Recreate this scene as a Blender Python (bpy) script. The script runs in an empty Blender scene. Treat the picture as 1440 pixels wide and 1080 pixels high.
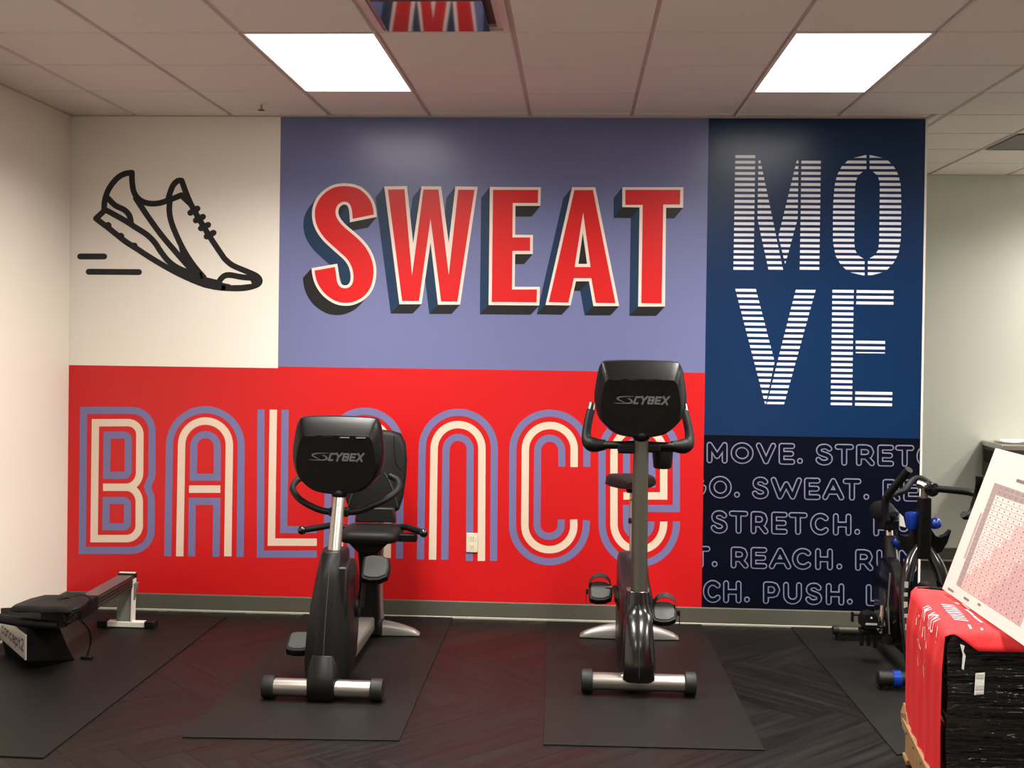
import bpy, bmesh, math, random
from mathutils import Vector, Matrix
random.seed(7)
SC = bpy.context.scene
COL = SC.collection
PI = math.pi

# ---------------------------------------------------------------- camera, world, exposure
CAM = Vector((0.295172797, -7.09173847, 1.69688036))
YAW, PITCH, ROLL = -5.48410366e-02, -9.88884497e-03, 1.33460661e-02
FPX, CYP = 1643.88261, 495.724092
def cam_axes():
    cy, sy, cp, sp = math.cos(YAW), math.sin(YAW), math.cos(PITCH), math.sin(PITCH)
    cr, sr = math.cos(ROLL), math.sin(ROLL)
    fw = Vector((sy*cp, cy*cp, sp)); rt = Vector((cy, -sy, 0)); up = rt.cross(fw)
    return rt*cr + up*sr, up*cr - rt*sr, fw
RT, UP, FW = cam_axes()
cd = bpy.data.cameras.new('camera'); cam = bpy.data.objects.new('camera', cd); COL.objects.link(cam)
cam.matrix_world = Matrix(((RT.x, UP.x, -FW.x, CAM.x), (RT.y, UP.y, -FW.y, CAM.y), (RT.z, UP.z, -FW.z, CAM.z), (0, 0, 0, 1)))
cd.sensor_width = 36; cd.lens = 36*FPX/1440; cd.shift_y = -(540-CYP)/1440; cd.clip_end = 100
SC.camera = cam
w = bpy.data.worlds.new('world'); SC.world = w; w.use_nodes = True
w.node_tree.nodes['Background'].inputs[0].default_value = (.05, .05, .05, 1)
w.node_tree.nodes['Background'].inputs[1].default_value = .2
vs = SC.view_settings
vs.view_transform = 'Standard'; vs.look = 'None'; vs.gamma = 1; vs.use_curve_mapping = False
vs.exposure = 2.4
LAMP, LAMP_W, SPREAD, TILT = 1.25, 17.6, 126, 17
LAMP_COLOR = (1.0, .95, .875)

def ray(px, py):
    return RT*((px-720)/FPX) + UP*((CYP-py)/FPX) + FW
def wall(px, py, Y=0.0):            # a point of the photograph on the plane y = Y
    d = ray(px, py); t = (Y-CAM.y)/d.y; p = CAM+d*t
    return (p.x, p.z)
def onz(px, py, z):
    d = ray(px, py); t = (z-CAM.z)/d.z
    return CAM+d*t

# ---------------------------------------------------------------- materials
def lin(c):
    return tuple(((v/255)/12.92 if v/255 <= .04045 else ((v/255+.055)/1.055)**2.4) for v in c)
MATS = {}
def mat(name, rgb, rough=.5, metal=0, spec=.5, bump=None, vary=None, emit=0, coat=0, stretch=(1, 1, 1), rnd=0, rvar=None):
    m = bpy.data.materials.new(name); m.use_nodes = True
    nt = m.node_tree; b = nt.nodes['Principled BSDF']; N = nt.nodes.new; Lk = nt.links.new
    c = lin(rgb)
    b.inputs['Base Color'].default_value = (*c, 1)
    b.inputs['Roughness'].default_value = rough; b.inputs['Metallic'].default_value = metal
    b.inputs['Specular IOR Level'].default_value = spec
    if coat: b.inputs['Coat Weight'].default_value = coat; b.inputs['Coat Roughness'].default_value = .08
    if emit:
        b.inputs['Emission Color'].default_value = (*LAMP_COLOR, 1); b.inputs['Emission Strength'].default_value = emit
    tc = None
    def coords():
        nonlocal tc
        if tc is None:
            t = N('ShaderNodeTexCoord'); mp = N('ShaderNodeMapping'); mp.inputs['Scale'].default_value = stretch
            Lk(t.outputs['Object'], mp.inputs['Vector']); tc = mp
            if rnd:
                oi = N('ShaderNodeObjectInfo'); ad = N('ShaderNodeVectorMath'); ad.operation = 'ADD'
                ml = N('ShaderNodeMath'); ml.operation = 'MULTIPLY'; ml.inputs[1].default_value = 57
                Lk(oi.outputs['Random'], ml.inputs[0]); Lk(t.outputs['Object'], ad.inputs[0]); Lk(ml.outputs[0], ad.inputs[1]); Lk(ad.outputs[0], mp.inputs['Vector'])
        return tc.outputs['Vector']
    if vary:                       # (scale, amount)  gentle grain of the colour
        n = N('ShaderNodeTexNoise'); n.inputs['Scale'].default_value = vary[0]; n.inputs['Detail'].default_value = 5
        Lk(coords(), n.inputs['Vector'])
        r = N('ShaderNodeMapRange'); r.inputs[1].default_value = .3; r.inputs[2].default_value = .7
        r.inputs[3].default_value = 1-vary[1]; r.inputs[4].default_value = 1+vary[1]; Lk(n.outputs['Fac'], r.inputs[0])
        h = N('ShaderNodeHueSaturation'); h.inputs['Color'].default_value = (*c, 1)
        val = r.outputs[0]
        if rnd:
            oi = N('ShaderNodeObjectInfo'); r2 = N('ShaderNodeMapRange'); r2.inputs[3].default_value = 1-rnd; r2.inputs[4].default_value = 1+rnd
            Lk(oi.outputs['Random'], r2.inputs[0]); mm = N('ShaderNodeMath'); mm.operation = 'MULTIPLY'
            Lk(val, mm.inputs[0]); Lk(r2.outputs[0], mm.inputs[1]); val = mm.outputs[0]
        Lk(val, h.inputs['Value']); Lk(h.outputs[0], b.inputs['Base Color'])
        if rvar:
            r3 = N('ShaderNodeMapRange'); r3.inputs[1].default_value = .3; r3.inputs[2].default_value = .7
            r3.inputs[3].default_value = rough-rvar; r3.inputs[4].default_value = rough+rvar; Lk(n.outputs['Fac'], r3.inputs[0]); Lk(r3.outputs[0], b.inputs['Roughness'])
    if bump:                       # (scale, strength)
        n = N('ShaderNodeTexNoise'); n.inputs['Scale'].default_value = bump[0]; n.inputs['Detail'].default_value = 4
        Lk(coords(), n.inputs['Vector'])
        u = N('ShaderNodeBump'); u.inputs['Strength'].default_value = bump[1]; u.inputs['Distance'].default_value = bump[2] if len(bump) > 2 else .004
        Lk(n.outputs['Fac'], u.inputs['Height']); Lk(u.outputs[0], b.inputs['Normal'])
    MATS[name] = m
    return m
M = MATS
mat('wall_paint', (222, 214, 202), .55, bump=(180, .06, .002))
mat('wall_paint_grey', (188, 189, 179), .6, bump=(180, .06, .002))
mat('ceiling_tile', (212, 204, 198), .85, spec=.2, bump=(160, .25, .002), vary=(220, .05))
mat('ceiling_bar', (188, 172, 164), .5)
mat('floor_base', (16, 14, 13), .6)
mat('floor_bounce', (84, 76, 68), .5)  # for the added floors, tone set by the light they bounce
mat('plank', (14, 11, 9), .42, spec=.17, bump=(26, .12, .002), vary=(7, .28), stretch=(.25, 3.2, 1), rnd=.3, rvar=.09)
mat('rubber_mat', (16, 14, 12), .55, spec=.14, bump=(420, .3, .001), vary=(9, .10))
mat('baseboard', (74, 72, 62), .5, vary=(5, .03))
mat('base_strip', (150, 146, 132), .45)
mat('mural_white', (228, 222, 213), .42, bump=(240, .08, .001))
mat('mural_lavender', (103, 108, 150), .28, spec=.5, bump=(240, .08, .001))
mat('mural_red', (190, 9, 15), .40, bump=(240, .08, .001))
mat('mural_blue', (0, 37, 76), .28, spec=.4, bump=(240, .08, .001))
mat('mural_navy', (3, 6, 20), .42, spec=.12, bump=(240, .08, .001))
mat('ink_navy', (7, 8, 14), .42)
mat('ink_red', (196, 16, 20), .36)
mat('ink_white', (222, 206, 196), .38)
mat('ink_cream', (212, 192, 172), .40)
mat('ink_lavender', (106, 105, 150), .40)
mat('ink_side_blue', (4, 42, 74), .38)
mat('ink_stripe', (222, 221, 230), .38)
mat('ink_line', (120, 120, 150), .42)
mat('lamp_lens', (255, 255, 255), .4, emit=LAMP)
mat('lamp_frame', (214, 200, 192), .45)
mat('plaque_metal', (150, 144, 150), .06, metal=.9)
mat('vent_frame', (196, 172, 166), .4)
mat('vent_dark', (70, 52, 48), .6)
mat('vent_grey', (92, 86, 76), .6)
mat('black_plastic', (7, 7, 7), .40, spec=.22, bump=(500, .12, .001))
mat('black_gloss', (6, 6, 7), .22, coat=.4)
mat('console_black', (4, 4, 4), .36, spec=.18, bump=(500, .1, .001))
mat('charcoal_plastic', (14, 15, 14), .5, spec=.3, bump=(500, .15, .001))
mat('rubber_black', (6, 6, 6), .55, spec=.2)
mat('rubber_grey', (17, 19, 18), .55, spec=.3)
mat('vinyl_black', (13, 14, 14), .55, spec=.2, bump=(350, .2, .001))
mat('pad_grey', (42, 43, 41), .6)
mat('steel', (160, 155, 148), .28, metal=.9)
mat('steel_grey', (78, 76, 68), .34, metal=.75)
mat('silver_paint', (126, 123, 118), .36, metal=.55)
mat('chrome', (235, 232, 228), .12, metal=1)
mat('brass', (205, 150, 80), .3, metal=.9)
mat('logo_grey', (84, 84, 83), .4)
mat('slot_black', (4, 4, 4), .8)
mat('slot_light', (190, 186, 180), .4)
mat('screen_glass', (12, 14, 18), .15)
mat('seam', (52, 53, 52), .5)
mat('purple_black', (11, 9, 10), .38, spec=.3)
mat('rail_alu', (112, 98, 95), .28, metal=.7)
mat('rail_black', (9, 9, 10), .35, spec=.3)
mat('leg_grey', (92, 91, 84), .5)
mat('leg_white', (196, 192, 182), .45)
mat('fabric_black', (5, 5, 5), .8, spec=.15, bump=(300, .3, .002))
mat('panel_alu', (176, 172, 165), .4, metal=.3)
mat('blue_plastic', (8, 44, 130), .25, bump=(120, .3, .002))
mat('outlet_ivory', (208, 197, 174), .6)
mat('outlet_dark', (60, 50, 44), .6)
mat('wrap_black', (5, 5, 6), .09, bump=(3.2, 1.0, .028), stretch=(1.1, 1.1, 15))
mat('shirt_red', (180, 6, 14), .78, bump=(60, .25, .003))
mat('shirt_print', (214, 176, 178), .6)
mat('sticker', (190, 188, 182), .5)
mat('sticker_grey', (160, 158, 154), .5)
mat('paper', (180, 163, 157), .6)
mat('print_grey', (122, 108, 107), .6)
mat('print_pink', (184, 158, 153), .6)
mat('print_rose', (170, 136, 133), .6)
mat('print_mauve', (154, 120, 120), .6)
mat('print_line', (150, 128, 125), .6)
mat('print_dot', (92, 78, 80), .6)
mat('wood', (136, 104, 64), .7, vary=(14, .14), stretch=(8, .6, 8))
mat('kraft', (126, 95, 60), .75, vary=(12, .1))
mat('stainless', (190, 188, 182), .22, metal=.9)
mat('fountain_dark', (84, 84, 80), .45, metal=.4)
mat('sprinkler_white', (216, 206, 196), .4)

# ---------------------------------------------------------------- mesh building
class MB:
    def __init__(s): s.v = []; s.f = []
    def add(s, vs, fs):
        o = len(s.v); s.v += [Vector(p) for p in vs]; s.f += [tuple(i+o for i in f) for f in fs]; return s
    def box(s, c, d, rot=None, taper=1.0):
        hx, hy, hz = d[0]/2, d[1]/2, d[2]/2; c = Vector(c); vs = []
        for z in (-1, 1):
            k = taper if z > 0 else 1
            for x, y in ((-1, -1), (1, -1), (1, 1), (-1, 1)):
                p = Vector((x*hx*k, y*hy*k, z*hz))
                if rot is not None: p = rot @ p
                vs.append(c+p)
        return s.add(vs, [(3, 2, 1, 0), (4, 5, 6, 7), (0, 1, 5, 4), (1, 2, 6, 5), (2, 3, 7, 6), (3, 0, 4, 7)])
    def span(s, a, b): # box from corner to corner
        return s.box([(a[i]+b[i])/2 for i in range(3)], [abs(b[i]-a[i]) for i in range(3)])
    def loft(s, rings, cap=True, closed=False):
        n = len(rings[0]); vs = [p for r in rings for p in r]; fs = []
        R = len(rings)
        for i in range(R if closed else R-1):
            j = (i+1) % R
            for k in range(n):
                l = (k+1) % n; fs.append((i*n+k, i*n+l, j*n+l, j*n+k))
        if cap and not closed: fs += [tuple(range(n-1, -1, -1)), tuple((R-1)*n+k for k in range(n))]
        return s.add(vs, fs)
    def tube(s, pts, r, n=12, cap=True, sq=1.0):
        pts = [Vector(p) for p in pts]; rs = r if isinstance(r, (list, tuple)) else [r]*len(pts)
        rings = []; u = None
        for i, p in enumerate(pts):
            t = (pts[min(i+1, len(pts)-1)]-pts[max(i-1, 0)])
            t.normalize()
            if u is None:
                u = t.orthogonal() if abs(t.z) > .95 else Vector((0, 0, 1)).cross(t)
            u = (u-t*u.dot(t)).normalized(); v = t.cross(u)
            rings.append([p+u*(math.cos(2*PI*k/n)*rs[i])+v*(math.sin(2*PI*k/n)*rs[i]*sq) for k in range(n)])
        return s.loft(rings, cap)
    def cyl(s, a, b, r, n=20): return s.tube([a, b], r, n)
    def lathe(s, base, axis, prof, n=20):   # prof: (distance along the axis, radius)
        a = Vector(axis).normalized(); u = a.orthogonal().normalized(); v = a.cross(u); base = Vector(base)
        return s.loft([[base+a*t+(u*math.cos(2*PI*k/n)+v*math.sin(2*PI*k/n))*max(r, 1e-4) for k in range(n)] for t, r in prof])
    def prism(s, poly, vec):
        vec = Vector(vec); n = len(poly); vs = [Vector(p) for p in poly]+[Vector(p)+vec for p in poly]
        return s.add(vs, [tuple(range(n-1, -1, -1)), tuple(range(n, 2*n))]+[(k, (k+1) % n, n+(k+1) % n, n+k) for k in range(n)])
    def ball(s, c, r, n=14, m=9):
        r = r if isinstance(r, (list, tuple)) else (r, r, r); c = Vector(c)
        return s.loft([[c+Vector((math.sin(PI*i/m)*math.cos(2*PI*k/n)*r[0], math.sin(PI*i/m)*math.sin(2*PI*k/n)*r[1], -math.cos(PI*i/m)*r[2])) if 0 < i < m else
                        c+Vector((.001*math.cos(2*PI*k/n), .001*math.sin(2*PI*k/n), -math.cos(PI*i/m)*r[2])) for k in range(n)] for i in range(m+1)])
ORG = {}
def mesh_of(mb, name, org=(0, 0, 0), smooth=35, fix=True):
    me = bpy.data.meshes.new(name); o = Vector(org)
    me.from_pydata([p-o for p in mb.v], [], mb.f); me.update()
    if fix:
        bm = bmesh.new(); bm.from_mesh(me); bmesh.ops.recalc_face_normals(bm, faces=bm.faces); bm.to_mesh(me); bm.free()
    if smooth:
        me.polygons.foreach_set('use_smooth', [True]*len(me.polygons)); me.set_sharp_from_angle(angle=math.radians(smooth))
    return me
def obj(name, mb, m, parent=None, bev=0, sub=0, smooth=35, label=None, kind=None, fix=True, org=None):
    og = ORG.get(parent.name, Vector((0, 0, 0))) if parent else Vector(org or (0, 0, 0))
    me = mesh_of(mb, name, og, smooth, fix)
    me.materials.append(M[m])
    o = bpy.data.objects.new(name, me); COL.objects.link(o)
    if parent: o.parent = parent
    else: o.location = og
    ORG[o.name] = og
    if bev:
        b = o.modifiers.new('bevel', 'BEVEL'); b.width = bev; b.segments = 2; b.limit_method = 'ANGLE'; b.angle_limit = math.radians(40)
    if sub:
        b = o.modifiers.new('subdivision', 'SUBSURF'); b.levels = sub; b.render_levels = sub
    if label: o['label'] = label
    if kind: o['kind'] = kind
    return o
def tag(o, label, cat, group=None):
    o['label'] = label; o['category'] = cat
    if group: o['group'] = group
    return o
def thing(name, loc, label, cat, group=None):
    o = bpy.data.objects.new(name, None); COL.objects.link(o); o.location = loc; o.empty_display_size = .1
    ORG[o.name] = Vector(loc)
    return tag(o, label, cat, group)
def struct(name, mb, m, **k): return obj(name, mb, m, kind='structure', **k)
def smoothpath(pts, n=6):
    P = [Vector(p) for p in pts]; out = []
    for i in range(len(P)-1):
        a, b, c, d = P[max(i-1, 0)], P[i], P[i+1], P[min(i+2, len(P)-1)]
        for k in range(n):
            t = k/n; out.append(.5*((2*b)+(c-a)*t+(2*a-5*b+4*c-d)*t*t+(3*b-a-3*c+d)*t**3))
    return out+[P[-1]]
def rr(hx, hy, r, n=4):       # rounded rectangle, counter-clockwise
    out = []
    for cx, cy, a in ((hx-r, hy-r, 0), (-hx+r, hy-r, PI/2), (-hx+r, -hy+r, PI), (hx-r, -hy+r, 1.5*PI)):
        out += [(cx+r*math.cos(a+PI/2*k/n), cy+r*math.sin(a+PI/2*k/n)) for k in range(n+1)]
    return out
def clip(poly, ax, lim, sign):
    out = []
    for i in range(len(poly)):
        a, b = poly[i], poly[(i+1) % len(poly)]; da, db = sign*(a[ax]-lim), sign*(b[ax]-lim)
        if da >= 0: out.append(a)
        if (da >= 0) != (db >= 0):
            t = da/(da-db); out.append(tuple(a[k]+(b[k]-a[k])*t for k in range(len(a))))
    return out

# ---------------------------------------------------------------- the room
H = 3.0547; XL = -2.847; XR = 2.362; YF = 2.33; XE = 6.4; YB = -9.6; S = .6096; A0 = -.113
fl = struct('floor', MB().span((XL-.1, YB-.1, -.06), (XE+.1, YF+.1, -.008)), 'floor_base')
# herringbone planks
PW, PLN, G = .196, 6, .0006
def plank_mesh(poly, name):
    mb = MB().prism([(x, y, -.0079) for x, y in poly], (0, 0, .0079)); me = mesh_of(mb, name, smooth=0); me.materials.append(M['plank']); return me
full = [(-PW*PLN/2+G, -PW/2+G), (PW*PLN/2-G, -PW/2+G), (PW*PLN/2-G, PW/2-G), (-PW*PLN/2+G, PW/2-G)]
full_me = plank_mesh(full, 'plank')
a45 = math.radians(-45.5)
obj('bounce_floor', MB().span((XL, YB, -.0079), (XE, -3.75, -.0005)), 'floor_bounce', fl, smooth=0, label='pale floor added behind the viewpoint to bounce light')  # unseen floor, added to bounce light up to the ceiling
obj('bounce_floor', MB().span((4.15, -3.75, -.0079), (XE, YF, -.0005)), 'floor_bounce', fl, smooth=0, label='pale floor added out of view in the passage to bounce light')  # added out of view so the passage ceiling gets more bounced light
for n in range(-4, 5):
    for k in range(-40, 40):
        for vert in (0, 1):
            if vert: cx, cy, an = k+PLN+.5+2*PLN*n, k-PLN/2+1, PI/2
            else: cx, cy, an = k+PLN/2+2*PLN*n, k+.5, 0
            X = (cx*math.cos(a45)-cy*math.sin(a45))*PW+.53; Y = (cx*math.sin(a45)+cy*math.cos(a45))*PW-.9
            if not (-3.3 < X < 4.1 and -3.3 < Y < 2.8) or (Y > .45 and X < 1.9): continue
            th = an+a45; c_, s_ = math.cos(th), math.sin(th)
            W = [(X+x*c_-y*s_, Y+x*s_+y*c_) for x, y in full]; P = W
            ylim = YF if X > XR-.2 else 0.0
            for ax, lim, sg in ((0, XL, 1), (0, 4.149, -1), (1, ylim, -1)): P = clip(P, ax, lim, sg) if P else P
            if len(P) < 3: continue
            if P == W: me = full_me
            else:
                L = [((x-X)*c_+(y-Y)*s_, -(x-X)*s_+(y-Y)*c_) for x, y in P]
                ar = abs(sum(L[i][0]*L[(i+1) % len(L)][1]-L[(i+1) % len(L)][0]*L[i][1] for i in range(len(L))))/2
                if ar < .003: continue
                me = plank_mesh(L, 'plank')
            o = bpy.data.objects.new('plank', me); COL.objects.link(o); o.parent = fl
            o.location = (X, Y, 0); o.rotation_euler = (0, 0, th)

struct('ceiling', MB().span((XL-.1, YB-.1, H+.045), (XE+.1, YF+.1, H+.12)), 'ceiling_tile')
ceil = bpy.data.objects['ceiling']
struct('wall_left', MB().span((XL-.1, YB, -.008), (XL, YF, H+.045)), 'wall_paint')
struct('wall_back', MB().span((XL, 0, -.008), (XR, .14, H+.045)), 'wall_paint')
struct('wall_far', MB().span((1.2, YF, -.008), (XE, YF+.1, H+.045)), 'wall_paint_grey')
struct('wall_left_2', MB().span((1.1, .14, -.008), (1.2, YF, H+.045)), 'wall_paint_grey')
struct('wall_right', MB().span((XE, YB, -.008), (XE+.1, YF, H+.045)), 'wall_paint_grey')
struct('wall_front', MB().span((XL, YB-.1, -.008), (XE, YB, H+.045)), 'wall_paint')
def base(name, a, b, strip, n):      # cove base with a pale bottom strip, a at the start, b at the end, n = outward direction
    a, b, n = Vector(a), Vector(b), Vector(n)
    def run(prof):
        return MB().loft([[p+n*x+Vector((0, 0, z)) for x, z in prof] for p in (a, b)])
    o = struct(name, run([(0, .012), (.007, .012), (.007, .1), (.004, .106), (0, .106)]), 'baseboard', smooth=0)
    if strip: obj('floor_strip', run([(0, 0), (.011, 0), (.011, .009), (.006, .013), (0, .013)]), 'base_strip', o, smooth=0)
base('baseboard_back', (XL+.0072, 0, 0), (XR, 0, 0), True, (0, -1, 0))
base('baseboard_left', (XL, YB, 0), (XL, 0, 0), True, (1, 0, 0))
base('baseboard_far', (1.22, YF, 0), (XE-.02, YF, 0), True, (0, -1, 0))
struct('trim_1', MB().span((XR-.0005, -.002, .106), (XR+.002, .14, H-.01)), 'ink_stripe', smooth=0)

# ceiling: tiles between the bars of a two-foot grid
LIGHTS = [(-2, 0), (2, 0)]                       # grid columns of the two lights (two rows deep)
xs = [XL]+[i*S for i in range(-4, 8)]
ys = [A0-j*S for j in range(6, -1, -1)]
ysn = [A0+S*j for j in range(0, 5)]
tile_cache = {}
def tile(x0, x1, y0, y1):
    w_, d_ = round(x1-x0-.02, 4), round(y1-y0-.02, 4)
    if w_ < .03 or d_ < .03: return
    if (w_, d_) not in tile_cache:
        mb = MB(); e = .006
        mb.loft([[(sx*(w_/2-q), sy*(d_/2-q), z) for sx, sy in ((-1, -1), (1, -1), (1, 1), (-1, 1))] for q, z in ((0, .022), (0, .007), (e, 0))])
        me = mesh_of(mb, 'ceiling_tile', smooth=0); me.materials.append(M['ceiling_tile']); tile_cache[(w_, d_)] = me
    o = bpy.data.objects.new('ceiling_tile', tile_cache[(w_, d_)]); COL.objects.link(o); o.parent = ceil; o.location = ((x0+x1)/2, (y0+y1)/2, H)
skip = set()
def cell(i, j): return (i, j)
LC = {(-2, 1), (-2, 2), (2, 1), (2, 2), (-1, 3), (6, 1), (6, 2)}      # light and vent cells: grid column, row counted from the wall
for j in range(0, 6):                                   # rows toward the camera
    y1, y0 = A0-j*S, A0-(j+1)*S
    for i in range(len(xs)-1):
        c = i-5                                        # column index of xs[i] = c*S (c=-5 is the cut column)
        if (c, j) in LC: continue
        tile(xs[i], xs[i+1], y0, y1)
for i in range(len(xs)-1):                              # cut strip along the mural wall
    if xs[i+1] <= XR+.3: tile(xs[i], min(xs[i+1], XR), A0, -.012)
    if xs[i+1] > XR: 
        for j in range(4):
            if (i-5, j) == (6, 1): continue
            tile(max(xs[i], XR+.012), xs[i+1], ysn[j], min(ysn[j+1], YF-.012))
for x in xs[1:]:
    y1 = YF if x > XR else 0
    obj('ceiling_bar', MB().span((x-.012, A0-6*S, H+.009), (x+.012, y1-.005, H+.03)), 'ceiling_bar', ceil, smooth=0)
for j, y in enumerate(ys):
    obj('ceiling_bar', MB().span((XL+.012, y-.012, H+.0094), (xs[-1], y+.012, H+.03)), 'ceiling_bar', ceil, smooth=0)
for y in ysn[1:]:
    obj('ceiling_bar', MB().span((XR+.014, y-.012, H+.0094), (xs[-1], y+.012, H+.03)), 'ceiling_bar', ceil, smooth=0)
struct('trim_2', MB().span((XL, -.014, H-.004), (XR, 0, H+.02)), 'ceiling_bar', smooth=0)
struct('trim_3', MB().span((XL, A0-6*S, H-.004), (XL+.014, -.014, H+.02)), 'ceiling_bar', smooth=0)
struct('trim_4', MB().span((XR, YF-.014, H-.004), (xs[-1], YF, H+.02)), 'ceiling_bar', smooth=0)

def ceiling_light(x0, y0, label, group):
    x1, y1 = x0+S, y0+2*S
    t = thing('ceiling_light', ((x0+x1)/2, (y0+y1)/2, H), label, 'light', group)
    f = MB(); q = .016
    for a, b in (((x0+.004, y0+.004), (x1-.004, y0+q)), ((x0+.004, y1-q), (x1-.004, y1-.004)), ((x0+.004, y0+q), (x0+q, y1-q)), ((x1-q, y0+q), (x1-.004, y1-q))):
        f.span((a[0], a[1], H-.003), (b[0], b[1], H+.03))
    obj('frame', f, 'lamp_frame', t, smooth=0)
    for sd in (-1, 1):              # two area lights added below the lens, turned outward to brighten the side walls
        ld = bpy.data.lights.new('lamp', 'AREA'); ld.shape = 'RECTANGLE'; ld.size = .15; ld.size_y = 2*S-.08; ld.energy = LAMP_W/2; ld.spread = math.radians(SPREAD); ld.color = LAMP_COLOR
        lo = bpy.data.objects.new('lamp', ld); COL.objects.link(lo); lo.parent = t; lo.location = (sd*.14, 0, -.036); lo.rotation_euler = (0, -sd*math.radians(TILT), 0)
    obj('diffuser', MB().span((x0+q, y0+q, H-.001), (x1-q, y1-q, H+.028)), 'lamp_lens', t, smooth=0)
G_L = 'recessed ceiling light panels'
ceiling_light(-2*S, A0-3*S, 'bright rectangular ceiling light above the white shoe and lavender murals', G_L)
ceiling_light(2*S, A0-3*S, 'bright rectangular ceiling light above the dark blue MOVE mural', G_L)
for x, y, lb in ((6*S, A0-3*S, 'bright ceiling light past the right edge of the picture, level with the others'),
              (-2*S, A0-7*S, 'ceiling light in the row over the viewpoint, near the left wall'), (2*S, A0-7*S, 'ceiling light in the row over the viewpoint, right of its middle'),
              (6*S, A0-7*S, 'ceiling light in the row over the viewpoint, farthest right'),
              (-2*S, A0-12*S, 'ceiling light in the row behind the viewpoint, near the left wall'), (2*S, A0-12*S, 'ceiling light in the row behind the viewpoint, right of its middle'),
              (7.5*S, A0+1.6*S, 'ceiling light of the passage beside the drinking fountain')):
    ceiling_light(x, y, lb, G_L)
ceiling_light(9*S, A0+1.6*S, 'unseen ceiling light added at the far end of the passage to brighten it', G_L)  # extra unseen fixture, added for more light in the passage

# mirror-faced air diffuser
x0, x1, y1 = -S+.012, -.012, A0-3*S-.012; y0 = y1-S+.024
t = thing('air_diffuser', ((x0+x1)/2, (y0+y1)/2, H), 'square ceiling air diffuser with a mirror-like plate reflecting red lettering', 'vent')
f = MB()
for q0, q1, za, zb in ((0, .03, H-.004, H+.02), (.03, .055, H+.006, H+.028)):
    for a, b in (((x0+q0, y0+q0), (x1-q0, y0+q1)), ((x0+q0, y1-q1), (x1-q0, y1-q0)), ((x0+q0, y0+q1), (x0+q1, y1-q1)), ((x1-q1, y0+q1), (x1-q0, y1-q1))):
        f.span((a[0], a[1], za), (b[0], b[1], zb))
obj('frame', f, 'vent_frame', t, smooth=0)
obj('throat', MB().span((x0+.055, y0+.055, H+.02), (x1-.055, y1-.055, H+.035)), 'vent_dark', t, smooth=0)
obj('plaque', MB().span((-.545, y1-.50, H-.012), (-.098, y1-.048, H-.003)), 'plaque_metal', t, smooth=0, label='mirror-like metal plate')
# passage return-air tile
x0, x1, y0, y1 = 6*S-.37, 7*S-.012, ysn[1]+.012, ysn[2]-.012
t = thing('air_vent', ((x0+x1)/2, (y0+y1)/2, H), 'grey return-air panel in the passage ceiling beyond the murals', 'vent')
bpy.data.objects[t.name].location.z = H-.006
ORG[t.name] = Vector(t.location)
x0 = 5.06*S
obj('panel', MB().span((x0, y0, H-.006), (x1, y1, H-.001)), 'vent_grey', t, smooth=0)
f = MB().span((x0-.006, y0-.006, H-.0075), (x0+.012, y1+.006, H-.0062)).span((x0, y1-.012, H-.0075), (x1, y1+.006, H-.0062)).span((x0, y0-.006, H-.0075), (x1, y0+.012, H-.0062))
obj('frame', f, 'vent_grey', t, smooth=0)
# sprinklers
for (x, y), lb in (((-1.544, -.40), 'small sprinkler head in the ceiling above the shoe mural'), ((2.95, -.40), 'small sprinkler head in the ceiling past the dark blue mural')):
    t = thing('sprinkler_head', (x, y, H), lb, 'sprinkler')
    obj('escutcheon', MB().lathe((x, y, H+.003), (0, 0, -1), [(0, .034), (.004, .034), (.008, .022), (.012, .012)]), 'sprinkler_white', t)
    obj('stem', MB().cyl((x, y, H-.008), (x, y, H-.04), .007, 10), 'brass', t)
    f = MB(); f.lathe((x, y, H-.04), (0, 0, -1), [(0, .02), (.003, .02)], 12)
    obj('deflector', f, 'outlet_dark', t)

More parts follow.
